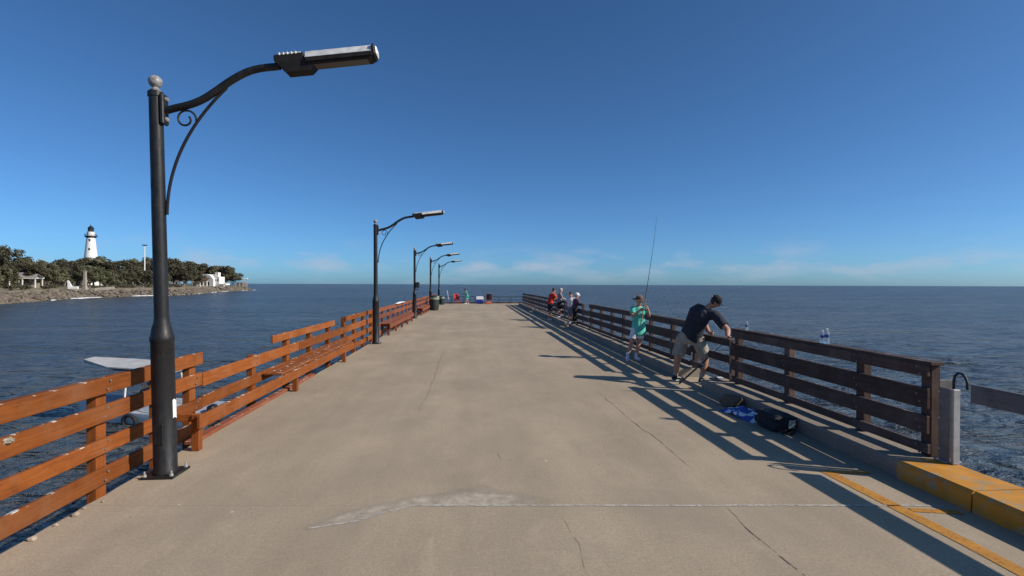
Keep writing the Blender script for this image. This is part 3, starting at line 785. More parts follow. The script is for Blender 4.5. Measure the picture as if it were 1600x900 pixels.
LAMPS = [(-3.05, 5.33, 'closest black lamp post with a white sticker, curved arm and ball finial', -1.4),
         (-3.10, 16.6, 'second black lamp post from the camera, square base plate beside the bench end', -0.3),
         (-3.27, 28.9, 'third black lamp post from the camera, with a black box on its pole', -0.2),
         (-3.20, 38.6, 'fourth black lamp post, rising behind the larger green bin', -0.1),
         (-3.30, 49.5, 'farthest black lamp post, by the smaller bin at the pier end', -0.1)]
lamps = []
for i, (x, y, lab, tilt) in enumerate(LAMPS):
    o = lamp0 if i == 0 else copy_tree(lamp0)
    o.location = (x, y, 0); o.rotation_euler = (0, R(tilt), 0)
    tag(o, lab, 'lamp post', 'black lamp posts along the left side'); lamps.append(o)
# sticker bent round the base of the first lamp; box on the third
sb = MB(); vs = []
for i in range(7):
    a = R(-16+i*7)
    for z in (0.56, 0.74): vs.append((0.1035*math.cos(a), 0.1035*math.sin(a), z+0.01*math.sin(i)))
sb.add(vs, [(2*i, 2*i+2, 2*i+3, 2*i+1) for i in range(6)])
sb.build('sticker', 'paper', lamps[0])['label'] = 'torn white paper sticker'
bx3 = MB().box((0.16, -0.02, 1.86), (0.22, 0.18, 0.30), 0.03).build('call_box', 'black_plastic', lamps[2]); bx3['label'] = 'small black box fixed to the pole'
MB().tube([(0.08, 0, 1.60), (0.16, -.02, 1.60), (0.20, -.02, 1.72)], 0.02, 8).build('box_bracket', 'black_iron', lamps[2])

# ------------------------------------------------------------------ bins
def make_bin(name, x, y, s, label, pale):
    b = empty(name, (x, y, 0), (0, 0, s), label, 'bin', 'green bins by the far lamp posts')
    b.scale = (s, s, s)
    MB().lathe([(0.27, 0.0), (0.30, 0.02), (0.335, 0.45), (0.34, 0.86), (0.352, 0.87), (0.352, 0.91), (0.33, 0.92)], seg=24).build('barrel', 'bin_green', b, smooth=True)
    for z in (0.30, 0.62): MB().lathe([(0.325, z-.02), (0.345, z-.008), (0.345, z+.008), (0.325, z+.02)], seg=24).build('hoop', 'bin_green', b, smooth=True)
    MB().lathe([(0.36, 0.80), (0.365, 0.93), (0.33, 0.95), (0.27, 0.90), (0.2, 0.86)], seg=24).build('liner', 'bag_liner' if pale else 'bin_green', b, smooth=True)
    MB().lathe([(0.33, 0.93), (0.30, 1.0), (0.20, 1.07), (0.08, 1.10), (0.01, 1.11)], seg=20).build('lid', 'bin_green', b, smooth=True)
    MB().box((0.0, -0.28, 1.0), (0.24, 0.12, 0.1), 0.01).build('lid_flap', 'bag_liner', b)
make_bin('litter_bin', -2.84, 37.6, 1.0, 'larger dark green litter bin beside the fourth lamp post', True)
make_bin('litter_bin', -2.95, 48.2, 0.72, 'smaller dark litter bin beside the farthest lamp post', True)

# ------------------------------------------------------------------ people
def bake(o, voxel, smooth=4):
    md = o.modifiers.new('remesh', 'REMESH'); md.mode = 'VOXEL'; md.voxel_size = voxel; md.use_smooth_shade = True
    sm = o.modifiers.new('smooth', 'SMOOTH'); sm.factor = 0.5; sm.iterations = smooth
    dg = bpy.context.evaluated_depsgraph_get(); dg.update()
    me = bpy.data.meshes.new_from_object(o.evaluated_get(dg))
    old = o.data; o.modifiers.clear(); o.data = me; bpy.data.meshes.remove(old)
    me.polygons.foreach_set('use_smooth', [True]*len(me.polygons)); return o

def ipol(a, b, t): return Vector(a)+(Vector(b)-Vector(a))*t
def person(root_loc, J, label, group=None, skin='skin', shirt='navy', sleeve=0.55, hem=0.0, shorts='khaki', short_len=0.9, shoe='black_plastic', sock=None,
           hair=None, hat=None, build=1.0, voxel=0.012, fingers=True, shirt_flare=0.0, hat_mat='straw'):
    """J: world joint positions. One continuous body, clothes as children."""
    root = empty('person', root_loc, None, label, 'person', group)
    O = Vector(root_loc); P = {k: Vector(v)-O for k, v in J.items()}
    lat = (P['shR']-P['shL']).normalized(); hl = (P['hipR']-P['hipL']).normalized()
    pel = (P['hipL']+P['hipR'])/2; neck = P['neck']; B = build
    chest = ipol(pel, neck, 0.72)+P.get('bend', Vector())*1.0; waist = ipol(pel, neck, 0.33)+P.get('bend', Vector())*0.6
    hup = (P['head']-neck).normalized()
    look = (P['look']-P['head']).normalized() if 'look' in P else lat.cross(hup)
    hup2 = (hup - look*hup.dot(look)*0.5).normalized()
    hlat = look.cross(hup2).normalized(); hfw = hup2.cross(hlat).normalized()
    S = B
    b = MB()
    b.tube([pel-(neck-pel).normalized()*0.07, pel, waist, chest, ipol(chest, neck, .65), neck], [(.13*S, .095*S), (.165*S, .115*S), (.138*S, .10*S), (.165*S, .115*S), (.14*S, .085*S), (.06, .058)], 16, lat)
    b.tube([neck-hup*0.05, P['head']-hup*0.06], [.056*S**.5, .052*S**.5], 12, hlat)
    # head: jaw, cheeks, brow, crown
    hc = P['head']; k = P['hs'].x + O.x if 'hs' in P else 1.0
    prof = [(-.115, .030, .032, .045), (-.10, .047, .055, .03), (-.065, .062, .080, .012), (-.02, .071, .094, .0), (.03, .075, .100, -.004), (.07, .069, .092, -.008), (.10, .050, .066, -.012), (.118, .02, .028, -.014)]
    b.tube([hc+hup2*z+hfw*f for z, a, d, f in prof], [(a, d) for z, a, d, f in prof], 16, hlat)
    b.tube([hc+hfw*0.085+hup2*0.025, hc+hfw*0.112-hup2*0.02, hc+hfw*0.098-hup2*0.032], [.010, .015, .012], 8, hlat)
    b.tube([hc+hfw*0.082-hup2*0.062-hlat*0.02, hc+hfw*0.088-hup2*0.062, hc+hfw*0.082-hup2*0.062+hlat*0.02], [.007, .010, .007], 6)
    for s in (-1, 1): b.ball(hc+hlat*s*0.075-hfw*0.008-hup2*0.01, (.012, .020, .032), 8, 6, hlat)
    for s in 'LR':
        sh, el, wr, hd = P['sh'+s], P['el'+s], P['wr'+s], P['hd'+s]
        b.tube([ipol(chest, sh, .6), sh, ipol(sh, el, .35), el, ipol(el, wr, .3), wr], [.06*S, .062*S, .052*S, .041*S, .042*S, .027*S], 12)
        d = (hd-wr).normalized(); pl = (P.get('palm'+s, hl+O)-O*0 if False else lat); pl = (pl-d*pl.dot(d)).normalized(); nrm = d.cross(pl)
        L = (hd-wr).length
        b.tube([wr, ipol(wr, hd, .5), hd], [(.028, .02), (.040, .017), (.038, .014)], 10, pl)
        if fingers:
            cu = P.get('curl'+s, None); down = nrm if cu is None else (cu).normalized()
            for i, (o_, fl) in enumerate([(-.032, .062), (-.011, .075), (.011, .07), (.032, .055)]):
                p0 = hd+pl*o_-d*0.01; p1 = p0+d*fl*0.5+down*0.006; p2 = p1+d*fl*0.22+down*fl*0.38; p3 = p2-d*fl*0.05+down*fl*0.3
                b.tube([p0, p1, p2, p3], [.0092, .009, .0085, .0075], 7)
            sgn = 1 if s == 'L' else -1
            q0 = ipol(wr, hd, .3)+pl*sgn*.03
            b.tube([q0, q0+pl*sgn*.025+d*.03, q0+pl*sgn*.03+d*.055+down*.02], [.012, .0105, .008], 7)
        hp, kn, an, to = P['hip'+s], P['kn'+s], P['an'+s], P['to'+s]
        b.tube([hp+(hp-kn).normalized()*.05, hp, ipol(hp, kn, .4), kn, ipol(kn, an, .3), ipol(kn, an, .7), an, an-Vector((0, 0, .05))], [.085*S, .09*S, .078*S, .055*S, .056*S, .041*S, .034*S, .034*S], 14)
        b.tube([ipol(an, to, -.2)-Vector((0, 0, .04)), ipol(an, to, .5)-Vector((0, 0, .03)), to], [.034, .036, .028], 10)
    body = bake(b.build('body', skin, root), voxel, 3)
    # shirt
    t = MB(); up_ = (neck-pel).normalized()
    low = pel + (waist-pel)*0.0 - up_*hem
    fl = shirt_flare
    t.tube([low-up_*0.02, low+up_*0.04, ipol(low, waist, .6), waist, chest, ipol(chest, neck, .62), ipol(chest, neck, .90)],
           [(.185*S+fl, .138*S+fl), (.186*S+fl, .14*S+fl), (.178*S+fl*.5, .135*S+fl*.5), (.17*S, .132*S), (.19*S, .14*S), (.165*S, .108*S), (.085, .08)], 20, lat)
    for s in 'LR':
        sh, el = P['sh'+s], P['el'+s]; e = ipol(sh, el, sleeve)
        t.tube([ipol(chest, sh, .3), ipol(chest, sh, .75), sh, ipol(sh, e, .5), e], [.09*S, .085*S, .08*S, .075*S, .074*S], 14)
    bake(t.build('shirt', shirt, root), voxel*1.1, 3)
    # shorts or trousers
    t = MB()
    t.tube([pel+up_*0.09, pel+up_*0.02, pel-Vector((0, 0, .06)), pel-Vector((0, 0, .13))], [(.165*S, .128*S), (.182*S, .14*S), (.182*S, .14*S), (.13*S, .10*S)], 18, hl)
    for s in 'LR':
        hp, kn, an = P['hip'+s], P['kn'+s], P['an'+s]
        if short_len <= 1: pts = [hp, ipol(hp, kn, short_len*.5), ipol(hp, kn, short_len)]; rd = [.105*S, .10*S, .097*S]
        else: pts = [hp, ipol(hp, kn, .5), kn, ipol(kn, an, .5), ipol(kn, an, short_len-1)]; rd = [.105*S, .095*S, .078*S, .07*S, .066*S]
        t.tube(pts, rd, 16)
    bake(t.build('trousers' if short_len > 1 else 'shorts', shorts, root), voxel*1.1, 2)
    for s in 'LR':
        an, to = P['an'+s], P['to'+s]; d = to-an; d.z = 0; d.normalize(); sd = Vector((-d.y, d.x, 0)); fl0 = Vector((an.x, an.y, min(an.z, to.z)-0.04))
        z0 = Vector((0, 0, 1))
        base = Vector((an.x, an.y, 0)) + z0*(P['floor'+s].z if 'floor'+s in P else 0)
        t = MB(); t.tube([base-d*.075+z0*.035, base-d*.05+z0*.05, base+d*.03+z0*.05, base+d*.10+z0*.042, base+d*.17+z0*.034, base+d*.20+z0*.026], [(.028, .032), (.040, .05), (.043, .05), (.047, .04), (.042, .032), (.02, .02)], 14, sd)
        t.tube([base+z0*.05-d*.01, base+z0*.11-d*.012], [.046, .045], 12)
        sh_ = t.build('shoe', shoe, root, smooth=True)
        MB().tube([base-d*.085+z0*.010, base-d*.04+z0*.010, base+d*.10+z0*.010, base+d*.20+z0*.010], [(.02, .010), (.042, .010), (.05, .010), (.025, .010)], 12, sd).build('sole', 'white_plastic', sh_)
        if sock: MB().tube([base+z0*.10-d*.01, ipol(base+z0*.10-d*.01, an+z0*.10, .9)], [.043, .044], 12).build('sock', sock, root, smooth=True)
    if hair:
        hb = MB(); pf = [(-.06, .060, .05, -.045), (-.02, .078, .085, -.022), (.03, .083, .100, -.014), (.075, .078, .100, -.010), (.108, .058, .076, -.012), (.130, .022, .03, -.014)]
        hb.tube([hc+hup2*z+hfw*f for z, a, d, f in pf], [(a, d) for z, a, d, f in pf], 16, hlat); hb.build('hair', hair, root, smooth=True)
    if hat:
        hb = MB()
        if hat == 'cap':
            pf = [(.035, .086, .108), (.07, .085, .106), (.10, .072, .09), (.125, .045, .055), (.135, .01, .012)]
            hb.tube([hc+hup2*z-hfw*.008 for z, a, d in pf], [(a, d) for z, a, d in pf], 18, hlat)
            h_ = hb.build('cap', hat_mat, root, smooth=True)
            v = MB(); vs = []
            for i in range(9):
                a = R(-70+i*17.5)
                for r_, dz in ((.095, .04), (.165, .028)):
                    p = hc+hfw*(math.cos(a)*r_*1.05)+hlat*(math.sin(a)*.085*(1 if r_ < .1 else .95))+hup2*dz; vs += [p, p+hup2*.006]
            fs = []
            for i in range(8):
                o_ = i*4; n_ = o_+4
                fs += [(o_+1, o_+3, n_+3, n_+1), (o_, n_, n_+2, o_+2), (o_+2, n_+2, n_+3, o_+3), (o_, o_+1, n_+1, n_)]
            v.add(vs, fs).build('brim', hat_mat, h_)
            MB().tube([hc+hup2*.045-hfw*.112-hlat*.05, hc+hup2*.047-hfw*.119, hc+hup2*.045-hfw*.112+hlat*.05], [(.010, .004)]*3, 8, hup2).build('strap', 'white_cotton', h_)
        else:
            pf = [(.03, .175, .19), (.036, .177, .192), (.045, .092, .115), (.08, .088, .108), (.125, .078, .095), (.14, .05, .06), (.143, .005, .006)]
            hb.tube([hc+hup2*z-hfw*.005 for z, a, d in pf], [(a, d) for z, a, d in pf], 20, hlat)
            h_ = hb.build('hat', hat_mat, root, smooth=True)
            MB().tube([hc+hup2*.048-hfw*.005, hc+hup2*.075-hfw*.005], [(.0925, .1155), (.091, .112)], 20, hlat).build('hat_band', 'dark_fabric', h_, smooth=True)
    for s in (-1, 1): MB().ball(hc+hfw*.088+hlat*s*.031+hup2*.018, .011, 8, 6).build('eye', 'eye', root, smooth=True)
    return root

# the man bending over the railing
man = person((4.25, 9.75, 0), dict(
    hipL=(4.15, 9.86, .88), hipR=(4.35, 9.66, .87), neck=(4.50, 9.56, 1.46), head=(4.62, 9.48, 1.585), look=(5.3, 9.3, 1.15), bend=(4.20, 9.76, .05),
    shL=(4.39, 9.73, 1.38), shR=(4.58, 9.40, 1.33), elL=(4.56, 9.78, 1.12), wrL=(4.55, 9.60, .985), hdL=(4.58, 9.53, .965),
    elR=(4.69, 9.14, 1.07), wrR=(4.60, 8.97, .97), hdR=(4.585, 8.90, .955),
    knL=(4.06, 9.90, .49), anL=(4.02, 9.91, .10), toL=(4.18, 9.97, .04), knR=(4.50, 9.63, .49), anR=(4.43, 9.63, .10), toR=(4.58, 9.72, .04)),
    'man in navy shirt, khaki shorts and dark cap bending over the railing', None, 'skin_tan', 'navy', .75, .0, 'khaki', .98, 'black_plastic', 'khaki', 'hair_dark', 'cap', 1.24, 0.011, hat_mat='black_cotton')
# the woman with the upright rod
woman = person((4.2, 12.72, 0), dict(
    hipL=(4.27, 12.74, .80), hipR=(4.11, 12.74, .80), neck=(4.19, 12.73, 1.36), head=(4.19, 12.69, 1.50), look=(4.0, 11.0, 1.42),
    shL=(4.35, 12.73, 1.30), shR=(4.03, 12.73, 1.31), elL=(4.44, 12.66, 1.10), wrL=(4.345, 12.50, 1.29), hdL=(4.295, 12.48, 1.355),
    elR=(3.99, 12.62, 1.10), wrR=(4.13, 12.49, 1.26), hdR=(4.19, 12.48, 1.30),
    knL=(4.19, 12.72, .43), anL=(4.14, 12.74, .10), toL=(4.17, 12.58, .04), knR=(3.99, 12.69, .43), anR=(3.90, 12.70, .10), toR=(3.85, 12.55, .04)),
    'woman in long teal T-shirt, white shorts and brown hat holding a rod upright', None, 'skin', 'teal', .6, .16, 'white_cotton', .72, 'white_plastic', 'white_cotton', 'hair_dark', 'brim', 0.95, 0.011, shirt_flare=0.012)

def standing(x, y, h, face, z=0, lean=0.0, arms='rail', step=0.10):
    """joint set of a standing figure; face = heading angle (0 = +Y, clockwise)"""
    s = h/1.72; f = Vector((math.sin(face), math.cos(face), 0)); r = Vector((f.y, -f.x, 0)); o = Vector((x, y, z)); U = Vector((0, 0, 1))
    def p(a, b, c): return tuple(o + r*(a*s) + f*(b*s) + U*(c*s))
    J = dict(hipL=p(-.10, 0, .90), hipR=p(.10, 0, .90), neck=p(0, lean, 1.42), head=p(0, lean*1.2+.03, 1.575), look=p(0, lean+1.5, 1.35),
             shL=p(-.19, lean*.95, 1.36), shR=p(.19, lean*.95, 1.36), knL=p(-.11, .03+step*.5, .49), knR=p(.11, .03-step*.5, .49),
             anL=p(-.12, step, .09/s), anR=p(.12, -step, .09/s), toL=p(-.14, step+.15, .04/s), toR=p(.14, -step+.15, .04/s))
    if z: J['floorL'] = J['floorR'] = (x, y, z)
    if arms == 'rail':
        J.update(elL=p(-.26, lean+.12, 1.12), wrL=p(-.18, lean+.34, 1.08), hdL=p(-.16, lean+.42, 1.07), elR=p(.26, lean+.12, 1.12), wrR=p(.18, lean+.34, 1.08), hdR=p(.16, lean+.42, 1.07))
    elif arms == 'face':
        J.update(elL=p(-.25, lean+.14, 1.10), wrL=p(-.08, lean+.28, 1.24), hdL=p(-.05, lean+.30, 1.32), elR=p(.25, lean+.14, 1.10), wrR=p(.10, lean+.28, 1.20), hdR=p(.06, lean+.32, 1.27))
    else:
        J.update(elL=p(-.27, lean-.02, 1.07), wrL=p(-.27, lean+.10, .84), hdL=p(-.26, lean+.13, .76), elR=p(.27, lean-.02, 1.07), wrR=p(.27, lean+.10, .84), hdR=p(.26, lean+.13, .76))
    return J
G = 'group of people by the far railing'
person((4.06, 27.0, 0), standing(4.06, 27.0, 1.74, R(75), 0, .16, 'rail'), 'stocky man in a bright red shirt and dark shorts by the far railing', G, 'skin_tan', 'red_cotton', .7, .05, 'black_cotton', .95, 'white_plastic', None, 'hair_dark', None, 1.18, .016, False)
person((4.42, 26.2, 0.18), standing(4.42, 26.2, 1.55, R(95), .18, .05, 'rail'), 'grey-haired person in grey top standing just behind the man in red', G, 'skin', 'grey_cotton', .7, .03, 'black_cotton', .9, 'white_plastic', None, 'hair_grey', None, 1.0, .016, False)
person((4.33, 22.5, 0.18), standing(4.33, 22.5, 1.40, R(205), .18, .02, 'down'), 'dark-haired child in a white shirt and grey shorts on the far kerb', G, 'skin', 'white_cotton', .6, .03, 'grey_cotton', .9, 'white_plastic', None, 'hair_dark', None, .92, .016, False)
person((4.36, 21.9, 0.18), standing(4.36, 21.9, 1.36, R(85), .18, .10, 'rail'), 'person with a pale cap and purple top, right of the child in white', G, 'skin', 'purple_cotton', .9, .03, 'black_cotton', 1.8, 'black_plastic', None, 'hair_grey', 'cap', .95, .016, False, hat_mat='white_cotton')
person((-0.62, 50.0, 0), standing(-0.62, 50.0, 1.5, R(-80), 0, .14, 'rail'), 'person in teal clothes at the far end of the pier beside the red chair', None, 'skin_tan', 'teal_dark', .7, .18, 'teal', .9, 'white_plastic', None, 'hair_dark', None, 1.05, .02, False)

# ------------------------------------------------------------------ rods
def fishing_rod(butt, tip, label, reel_at=0.42, r0=0.011, guides=True, line=False):
    b = Vector(butt); t = Vector(tip); d = (t-b); L = d.length; dn = d.normalized()
    r = empty('fishing_rod', butt, None, label, 'fishing rod', 'fishing rods')
    side = dn.cross(Vector((0.3, 1, 0))).normalized(); side = side.cross(dn).normalized() if side.z < -.9 else side
    pts = [dn*(L*i/12) + side*(0.05*(i/12)**3) for i in range(13)]
    MB().tube(pts, [r0*(1-.8*i/12) for i in range(13)], 8).build('blank', 'rod', r, smooth=True)
    MB().tube([dn*0.0, dn*.02, dn*(reel_at-.08)], [.014, .017, .016], 10).build('rear_grip', 'cork' if guides else 'black_plastic', r, smooth=True)
    MB().tube([dn*(reel_at+.08), dn*(reel_at+.20)], [.016, .014], 10).build('fore_grip', 'cork' if guides else 'black_plastic', r, smooth=True)
    rl = dn*reel_at - side*0.05
    e = MB().tube([rl-dn*.035, rl-dn*.02, rl+dn*.02, rl+dn*.035], [.02, .032, .032, .022], 12).build('reel', 'black_plastic', r, smooth=True)
    MB().tube([rl, rl+side*.05], .008, 6).build('reel_foot', 'black_plastic', e)
    hx = dn.cross(side)
    MB().tube([rl, rl+hx*.06, rl+hx*.062+dn*.05, rl+hx*.09+dn*.05], .006, 6).build('handle', 'alu', e)
    if guides:
        for q, rr in ((.42, .016), (.60, .012), (.76, .009), (.89, .006)):
            g = MB(); ring = [dn*(L*q)-side*(rr+.008-0.05*q**3) + side*(rr*math.cos(a)) + hx*(rr*math.sin(a)) for a in [2*math.pi*i/10 for i in range(11)]]
            g.tube(ring, .0025, 5); g.build('line_guide', 'rod', r)
    return r
fishing_rod((4.155, 12.46, 0.90), (4.66, 12.62, 3.62), 'long dark fishing rod held upright by the woman in teal', .40)
fishing_rod((3.93, 9.52, 0.012), (4.80, 8.72, 1.20), 'thick black fishing rod leaning from the deck to the railing by the bending man', .55, .010, False)

# ------------------------------------------------------------------ things on the deck, right side
bg_ = empty('tackle_bag', (4.0, 6.52, 0), (0, 0, R(4)), 'black soft tackle bag with ribbed lid and pale label on the deck', 'bag')
def soft_box(c, d, bulge, seed, n=6):
    bm = bmesh.new(); bmesh.ops.create_cube(bm, size=1.0); bmesh.ops.subdivide_edges(bm, edges=bm.edges[:], cuts=n, use_grid_fill=True)
    for v in bm.verts:
        q = v.co.copy(); s = Vector((1-bulge*(abs(q.y)*2)**2*(abs(q.z)*2)**2, 1-bulge*(abs(q.x)*2)**2*(abs(q.z)*2)**2, 1-bulge*((abs(q.x)*2)**2+(abs(q.y)*2)**2)*.5))
        q = Vector((q.x*s.x, q.y*s.y, q.z*s.z)); v.co = Vector((q.x*d[0], q.y*d[1], q.z*d[2])) + Vector(c) + Vector((1, 1, 1))*0.012*mnoise.noise(v.co*4+Vector((seed, 0, 0)))
    bm.verts.index_update(); b = MB(); b.add([v.co.copy() for v in bm.verts], [[v.index for v in f.verts] for f in bm.faces]); bm.free(); return b
soft_box((0, 0, .085), (.30, .44, .17), .22, 3).build('body', 'dark_fabric', bg_, smooth=True)
lid = soft_box((0, 0, .18), (.32, .46, .06), .22, 5).build('lid', 'dark_fabric', bg_, smooth=True)
for x in (-.12, -.04, .04, .12): MB().tube([(x*.8, -.20, .20), (x*.8, -.1, .215), (x*.8, .1, .215), (x*.8, .20, .20)], .011, 8).build('rib', 'black_plastic', lid, smooth=True)
MB().box((0.08, -.232, .11), (.09, .012, .11), .004, Matrix.Rotation(R(9), 3, 'X')).build('label_patch', simple('pale_label', (.50, .49, .42), .7, 0, .2, 14), bg_)
MB().tube([(-.12, -.22, .06), (-.10, -.30, .02), (0.02, -.32, .015), (.11, -.25, .02)], .012, 8).build('strap', 'dark_fabric', bg_, smooth=True)
def cloth_pile(name, loc, d, mat, label, cat, seed, rz=0, h=1.0):
    b = MB(); nx, ny = 26, 20; vs = []
    for i in range(nx+1):
        for j in range(ny+1):
            u = i/nx*2-1; v = j/ny*2-1; rr = math.sqrt(u*u+v*v)
            e = max(0.0, 1-(u*u*.8+v*v*.8)**1.4)
            z = h*e*(0.55+0.45*mnoise.noise((u*1.8+seed, v*1.8, 0))) + e*.022*abs(mnoise.noise((u*4, v*5+seed, 1)))*2+0.004
            vs.append((u*d[0]/2*(1+.16*mnoise.noise((v*2, seed, u))), v*d[1]/2*(1+.18*mnoise.noise((u*2, seed+4, v))), z))
    b.add(vs, [(i*(ny+1)+j, (i+1)*(ny+1)+j, (i+1)*(ny+1)+j+1, i*(ny+1)+j+1) for i in range(nx) for j in range(ny)])
    o = b.build(name, mat, loc=loc, rot=(0, 0, rz), smooth=False)
    o.data.polygons.foreach_set('use_smooth', [True]*len(o.data.polygons))
    md = o.modifiers.new('thickness', 'SOLIDIFY'); md.thickness = 0.006; md.offset = -1
    return tag(o, label, cat)
cloth_pile('towel', (3.97, 7.16, 0.004), (.40, .78), 'towel', 'crumpled blue and white towel on the deck beside the black bag', 'towel', 2.0, R(8), .13)
sk = soft_box((0, 0, .09), (.26, .30, .18), .35, 9).build('sack', 'brown_rope', loc=(4.05, 7.74, 0), rot=(0, 0, R(20)), smooth=True); tag(sk, 'small brown sack at the far end of the blue and white towel', 'sack')
tb = empty('bait_bag', (4.62, 9.42, 0), (0, 0, R(-10)), 'small black bait bag with white rim by the bending man\'s right foot', 'bag')
soft_box((0, 0, .07), (.24, .20, .14), .2, 12).build('body', 'dark_fabric', tb, smooth=True)
MB().box((0.05, -.05, .152), (.12, .08, .02), .006).build('rim', 'white_plastic', tb)
def bottle(x, y, z, h, label):
    b = empty('water_bottle', (x, y, z), None, label, 'bottle', 'water bottles on the railing'); s = h/.21
    MB().lathe([(r_*s, z_*s) for r_, z_ in [(.028, 0), (.032, .006), (.032, .06), (.030, .075), (.032, .09), (.032, .135), (.026, .16), (.013, .182), (.013, .19)]], seg=16).build('body', 'bottle', b, smooth=True)
    MB().lathe([(r_*s, z_*s) for r_, z_ in [(.0325, .085), (.0327, .125)]], seg=16).build('label_band', 'bottle_label', b, smooth=True)
    MB().lathe([(r_*s, z_*s) for r_, z_ in [(.0155, .186), (.0155, .208), (.012, .21)]], seg=14).build('cap', 'white_plastic', b, smooth=True)
bottle(4.62, 6.38, 1.1405, .20, 'clear water bottle with blue band on the near brown railing, closest to the yellow kerb')
bottle(4.61, 6.45, 1.1405, .17, 'small water bottle half hidden behind the closer bottle on the railing')
bottle(4.61, 8.33, 1.1405, .15, 'clear water bottle at the far end of the near brown railing')
# white rag and droppings on the near left fence
rg = cloth_pile('rag', (-3.399, 4.0, 0.745), (.045, .075), 'khaki', 'crumpled pale rag on the second board of the near orange fence', 'rag', 6.0, 0.1, .035)
rg.rotation_euler = (0, R(90), 0)
cloth_pile('towel', (-3.38, 24.0, 1.035), (.16, 2.6), 'white_cotton', 'white towel laid along the fence top above the red bench', 'towel', 9.0, 0, .05)

# ------------------------------------------------------------------ things at the pier end
def camp_chair(x, y, rz, label, mat, frame):
    c = empty('camp_chair', (x, y, 0), (0, 0, rz), label, 'chair', 'folding chairs at the pier end')
    b = MB(); n = 8
    vs = [(-.26+.52*i/n, -.22+.46*j/n, .40-.06*math.sin(math.pi*i/n)) for i in range(n+1) for j in range(n+1)]
    b.add(vs, [(i*(n+1)+j, (i+1)*(n+1)+j, (i+1)*(n+1)+j+1, i*(n+1)+j+1) for i in range(n) for j in range(n)]); s_ = b.build('seat', mat, c)
    s_.modifiers.new('thickness', 'SOLIDIFY').thickness = 0.012
    b = MB(); vs = [(-.27+.54*i/n, .24+.14*j/n+.05*math.sin(math.pi*i/n), .42+.55*j/n) for i in range(n+1) for j in range(n+1)]
    b.add(vs, [(i*(n+1)+j, (i+1)*(n+1)+j, (i+1)*(n+1)+j+1, i*(n+1)+j+1) for i in range(n) for j in range(n)]); s_ = b.build('backrest', mat, c)
    s_.modifiers.new('thickness', 'SOLIDIFY').thickness = 0.012
    for a, d in [((-.27, -.24, .01), (.27, -.22, .42)), ((.27, -.24, .01), (-.27, -.22, .42)), ((-.27, .26, .01), (.27, .24, .42)), ((.27, .26, .01), (-.27, .24, .42)), ((-.28, -.24, .01), (-.28, .24, .42)), ((.28, .24, .01), (.28, -.24, .42))]:
        MB().tube([a, d], .011, 8).build('leg', frame, c)
    for s in (-1, 1):
        MB().tube([(s*.28, .24, .40), (s*.28, .38, .98)], .011, 8).build('back_post', frame, c)
        MB().tube([(s*.28, -.24, .01), (s*.29, -.25, .60)], .011, 8).build('arm_post', frame, c)
        MB().box((s*.29, .02, .61), (.06, .54, .015), .004).build('armrest', mat, c)
camp_chair(-1.55, 50.0, R(25), 'red folding camp chair at the far end of the pier', 'red_fabric', 'red_fabric')
camp_chair(1.52, 49.9, R(180), 'black folding camp chair at the pier end, right of the blue cooler', 'dark_fabric', 'orange_fabric')
ob = soft_box((0, 0, .11), (.55, .30, .22), .25, 4).build('duffel_bag', 'orange_fabric', loc=(1.42, 49.45, 0), smooth=True); tag(ob, 'small orange bag on the deck in front of the black chair', 'bag')
cl = empty('cooler', (0.60, 50.1, 0), (0, 0, R(3)), 'blue cooler with a white lid at the pier end', 'cooler')
MB().add([(-.31, -.19, 0), (.31, -.19, 0), (.31, .19, 0), (-.31, .19, 0), (-.34, -.21, .42), (.34, -.21, .42), (.34, .21, .42), (-.34, .21, .42)], [(3, 2, 1, 0), (4, 5, 6, 7), (0, 1, 5, 4), (1, 2, 6, 5), (2, 3, 7, 6), (3, 0, 4, 7)]).build('body', 'blue_plastic', cl)
MB().box((0, 0, .57), (.70, .44, .30), .03).build('lid', 'white_plastic', cl)
for s in (-1, 1): MB().tube([(s*.34, -.12, .34), (s*.385, -.10, .33), (s*.385, .10, .33), (s*.34, .12, .34)], .012, 8).build('handle', 'white_plastic', cl)
wp = empty('leaning_pole', (-2.36, 50.6, 0), None, 'thin white pole leaning at the far left of the pier end', 'pole')
MB().tube([(0, 0, 0), (-.25, .5, 1.28)], .018, 8).build('shaft', 'white_paint', wp); MB().ball((0, 0, .02), .028, 8, 6).build('foot', 'black_plastic', wp)

# ------------------------------------------------------------------ moored boat seen through the left fence
bt = empty('motor_boat', (-13.9, 22.9, WATER_Z), (R(5), R(3), R(-8)), 'small white motor boat with a flat pale canopy on the water beyond the orange fence', 'boat')
hb = MB(); secs = []
for i in range(13):
    t = i/12; x = 2.9-5.9*t; w = 1.05*(1-max(0, (t-.45)/.55)**2.2)*.98+.02; sheer = .75+.35*max(0, t-.4)**1.5*2
    secs.append([(x, -w, sheer), (x, -w*.96, .3), (x, -w*.7, -.15), (x, 0, -.28), (x, w*.7, -.15), (x, w*.96, .3), (x, w, sheer)])
vs = [p for s in secs for p in s]
fs = [(i*7+j, i*7+j+1, (i+1)*7+j+1, (i+1)*7+j) for i in range(12) for j in range(6)] + [tuple(range(7)), tuple(reversed(range(84, 91)))]
hb.add(vs, fs); hl_ = hb.build('hull', 'hull', bt, smooth=True)
MB().add([(x, s*w*.97, z-.12) for x, w, z in [(2.85, 1.0, .75), (0.3, 1.0, .75), (-1.2, .86, .86), (-2.3, .5, 1.02)] for s in (-1, 1)], [(0, 1, 3, 2), (2, 3, 5, 4), (4, 5, 7, 6)]).build('deck', 'boat_grey', bt)
MB().box((0.3, 0, .95), (.6, .8, .7), .05).build('console', 'hull', bt)
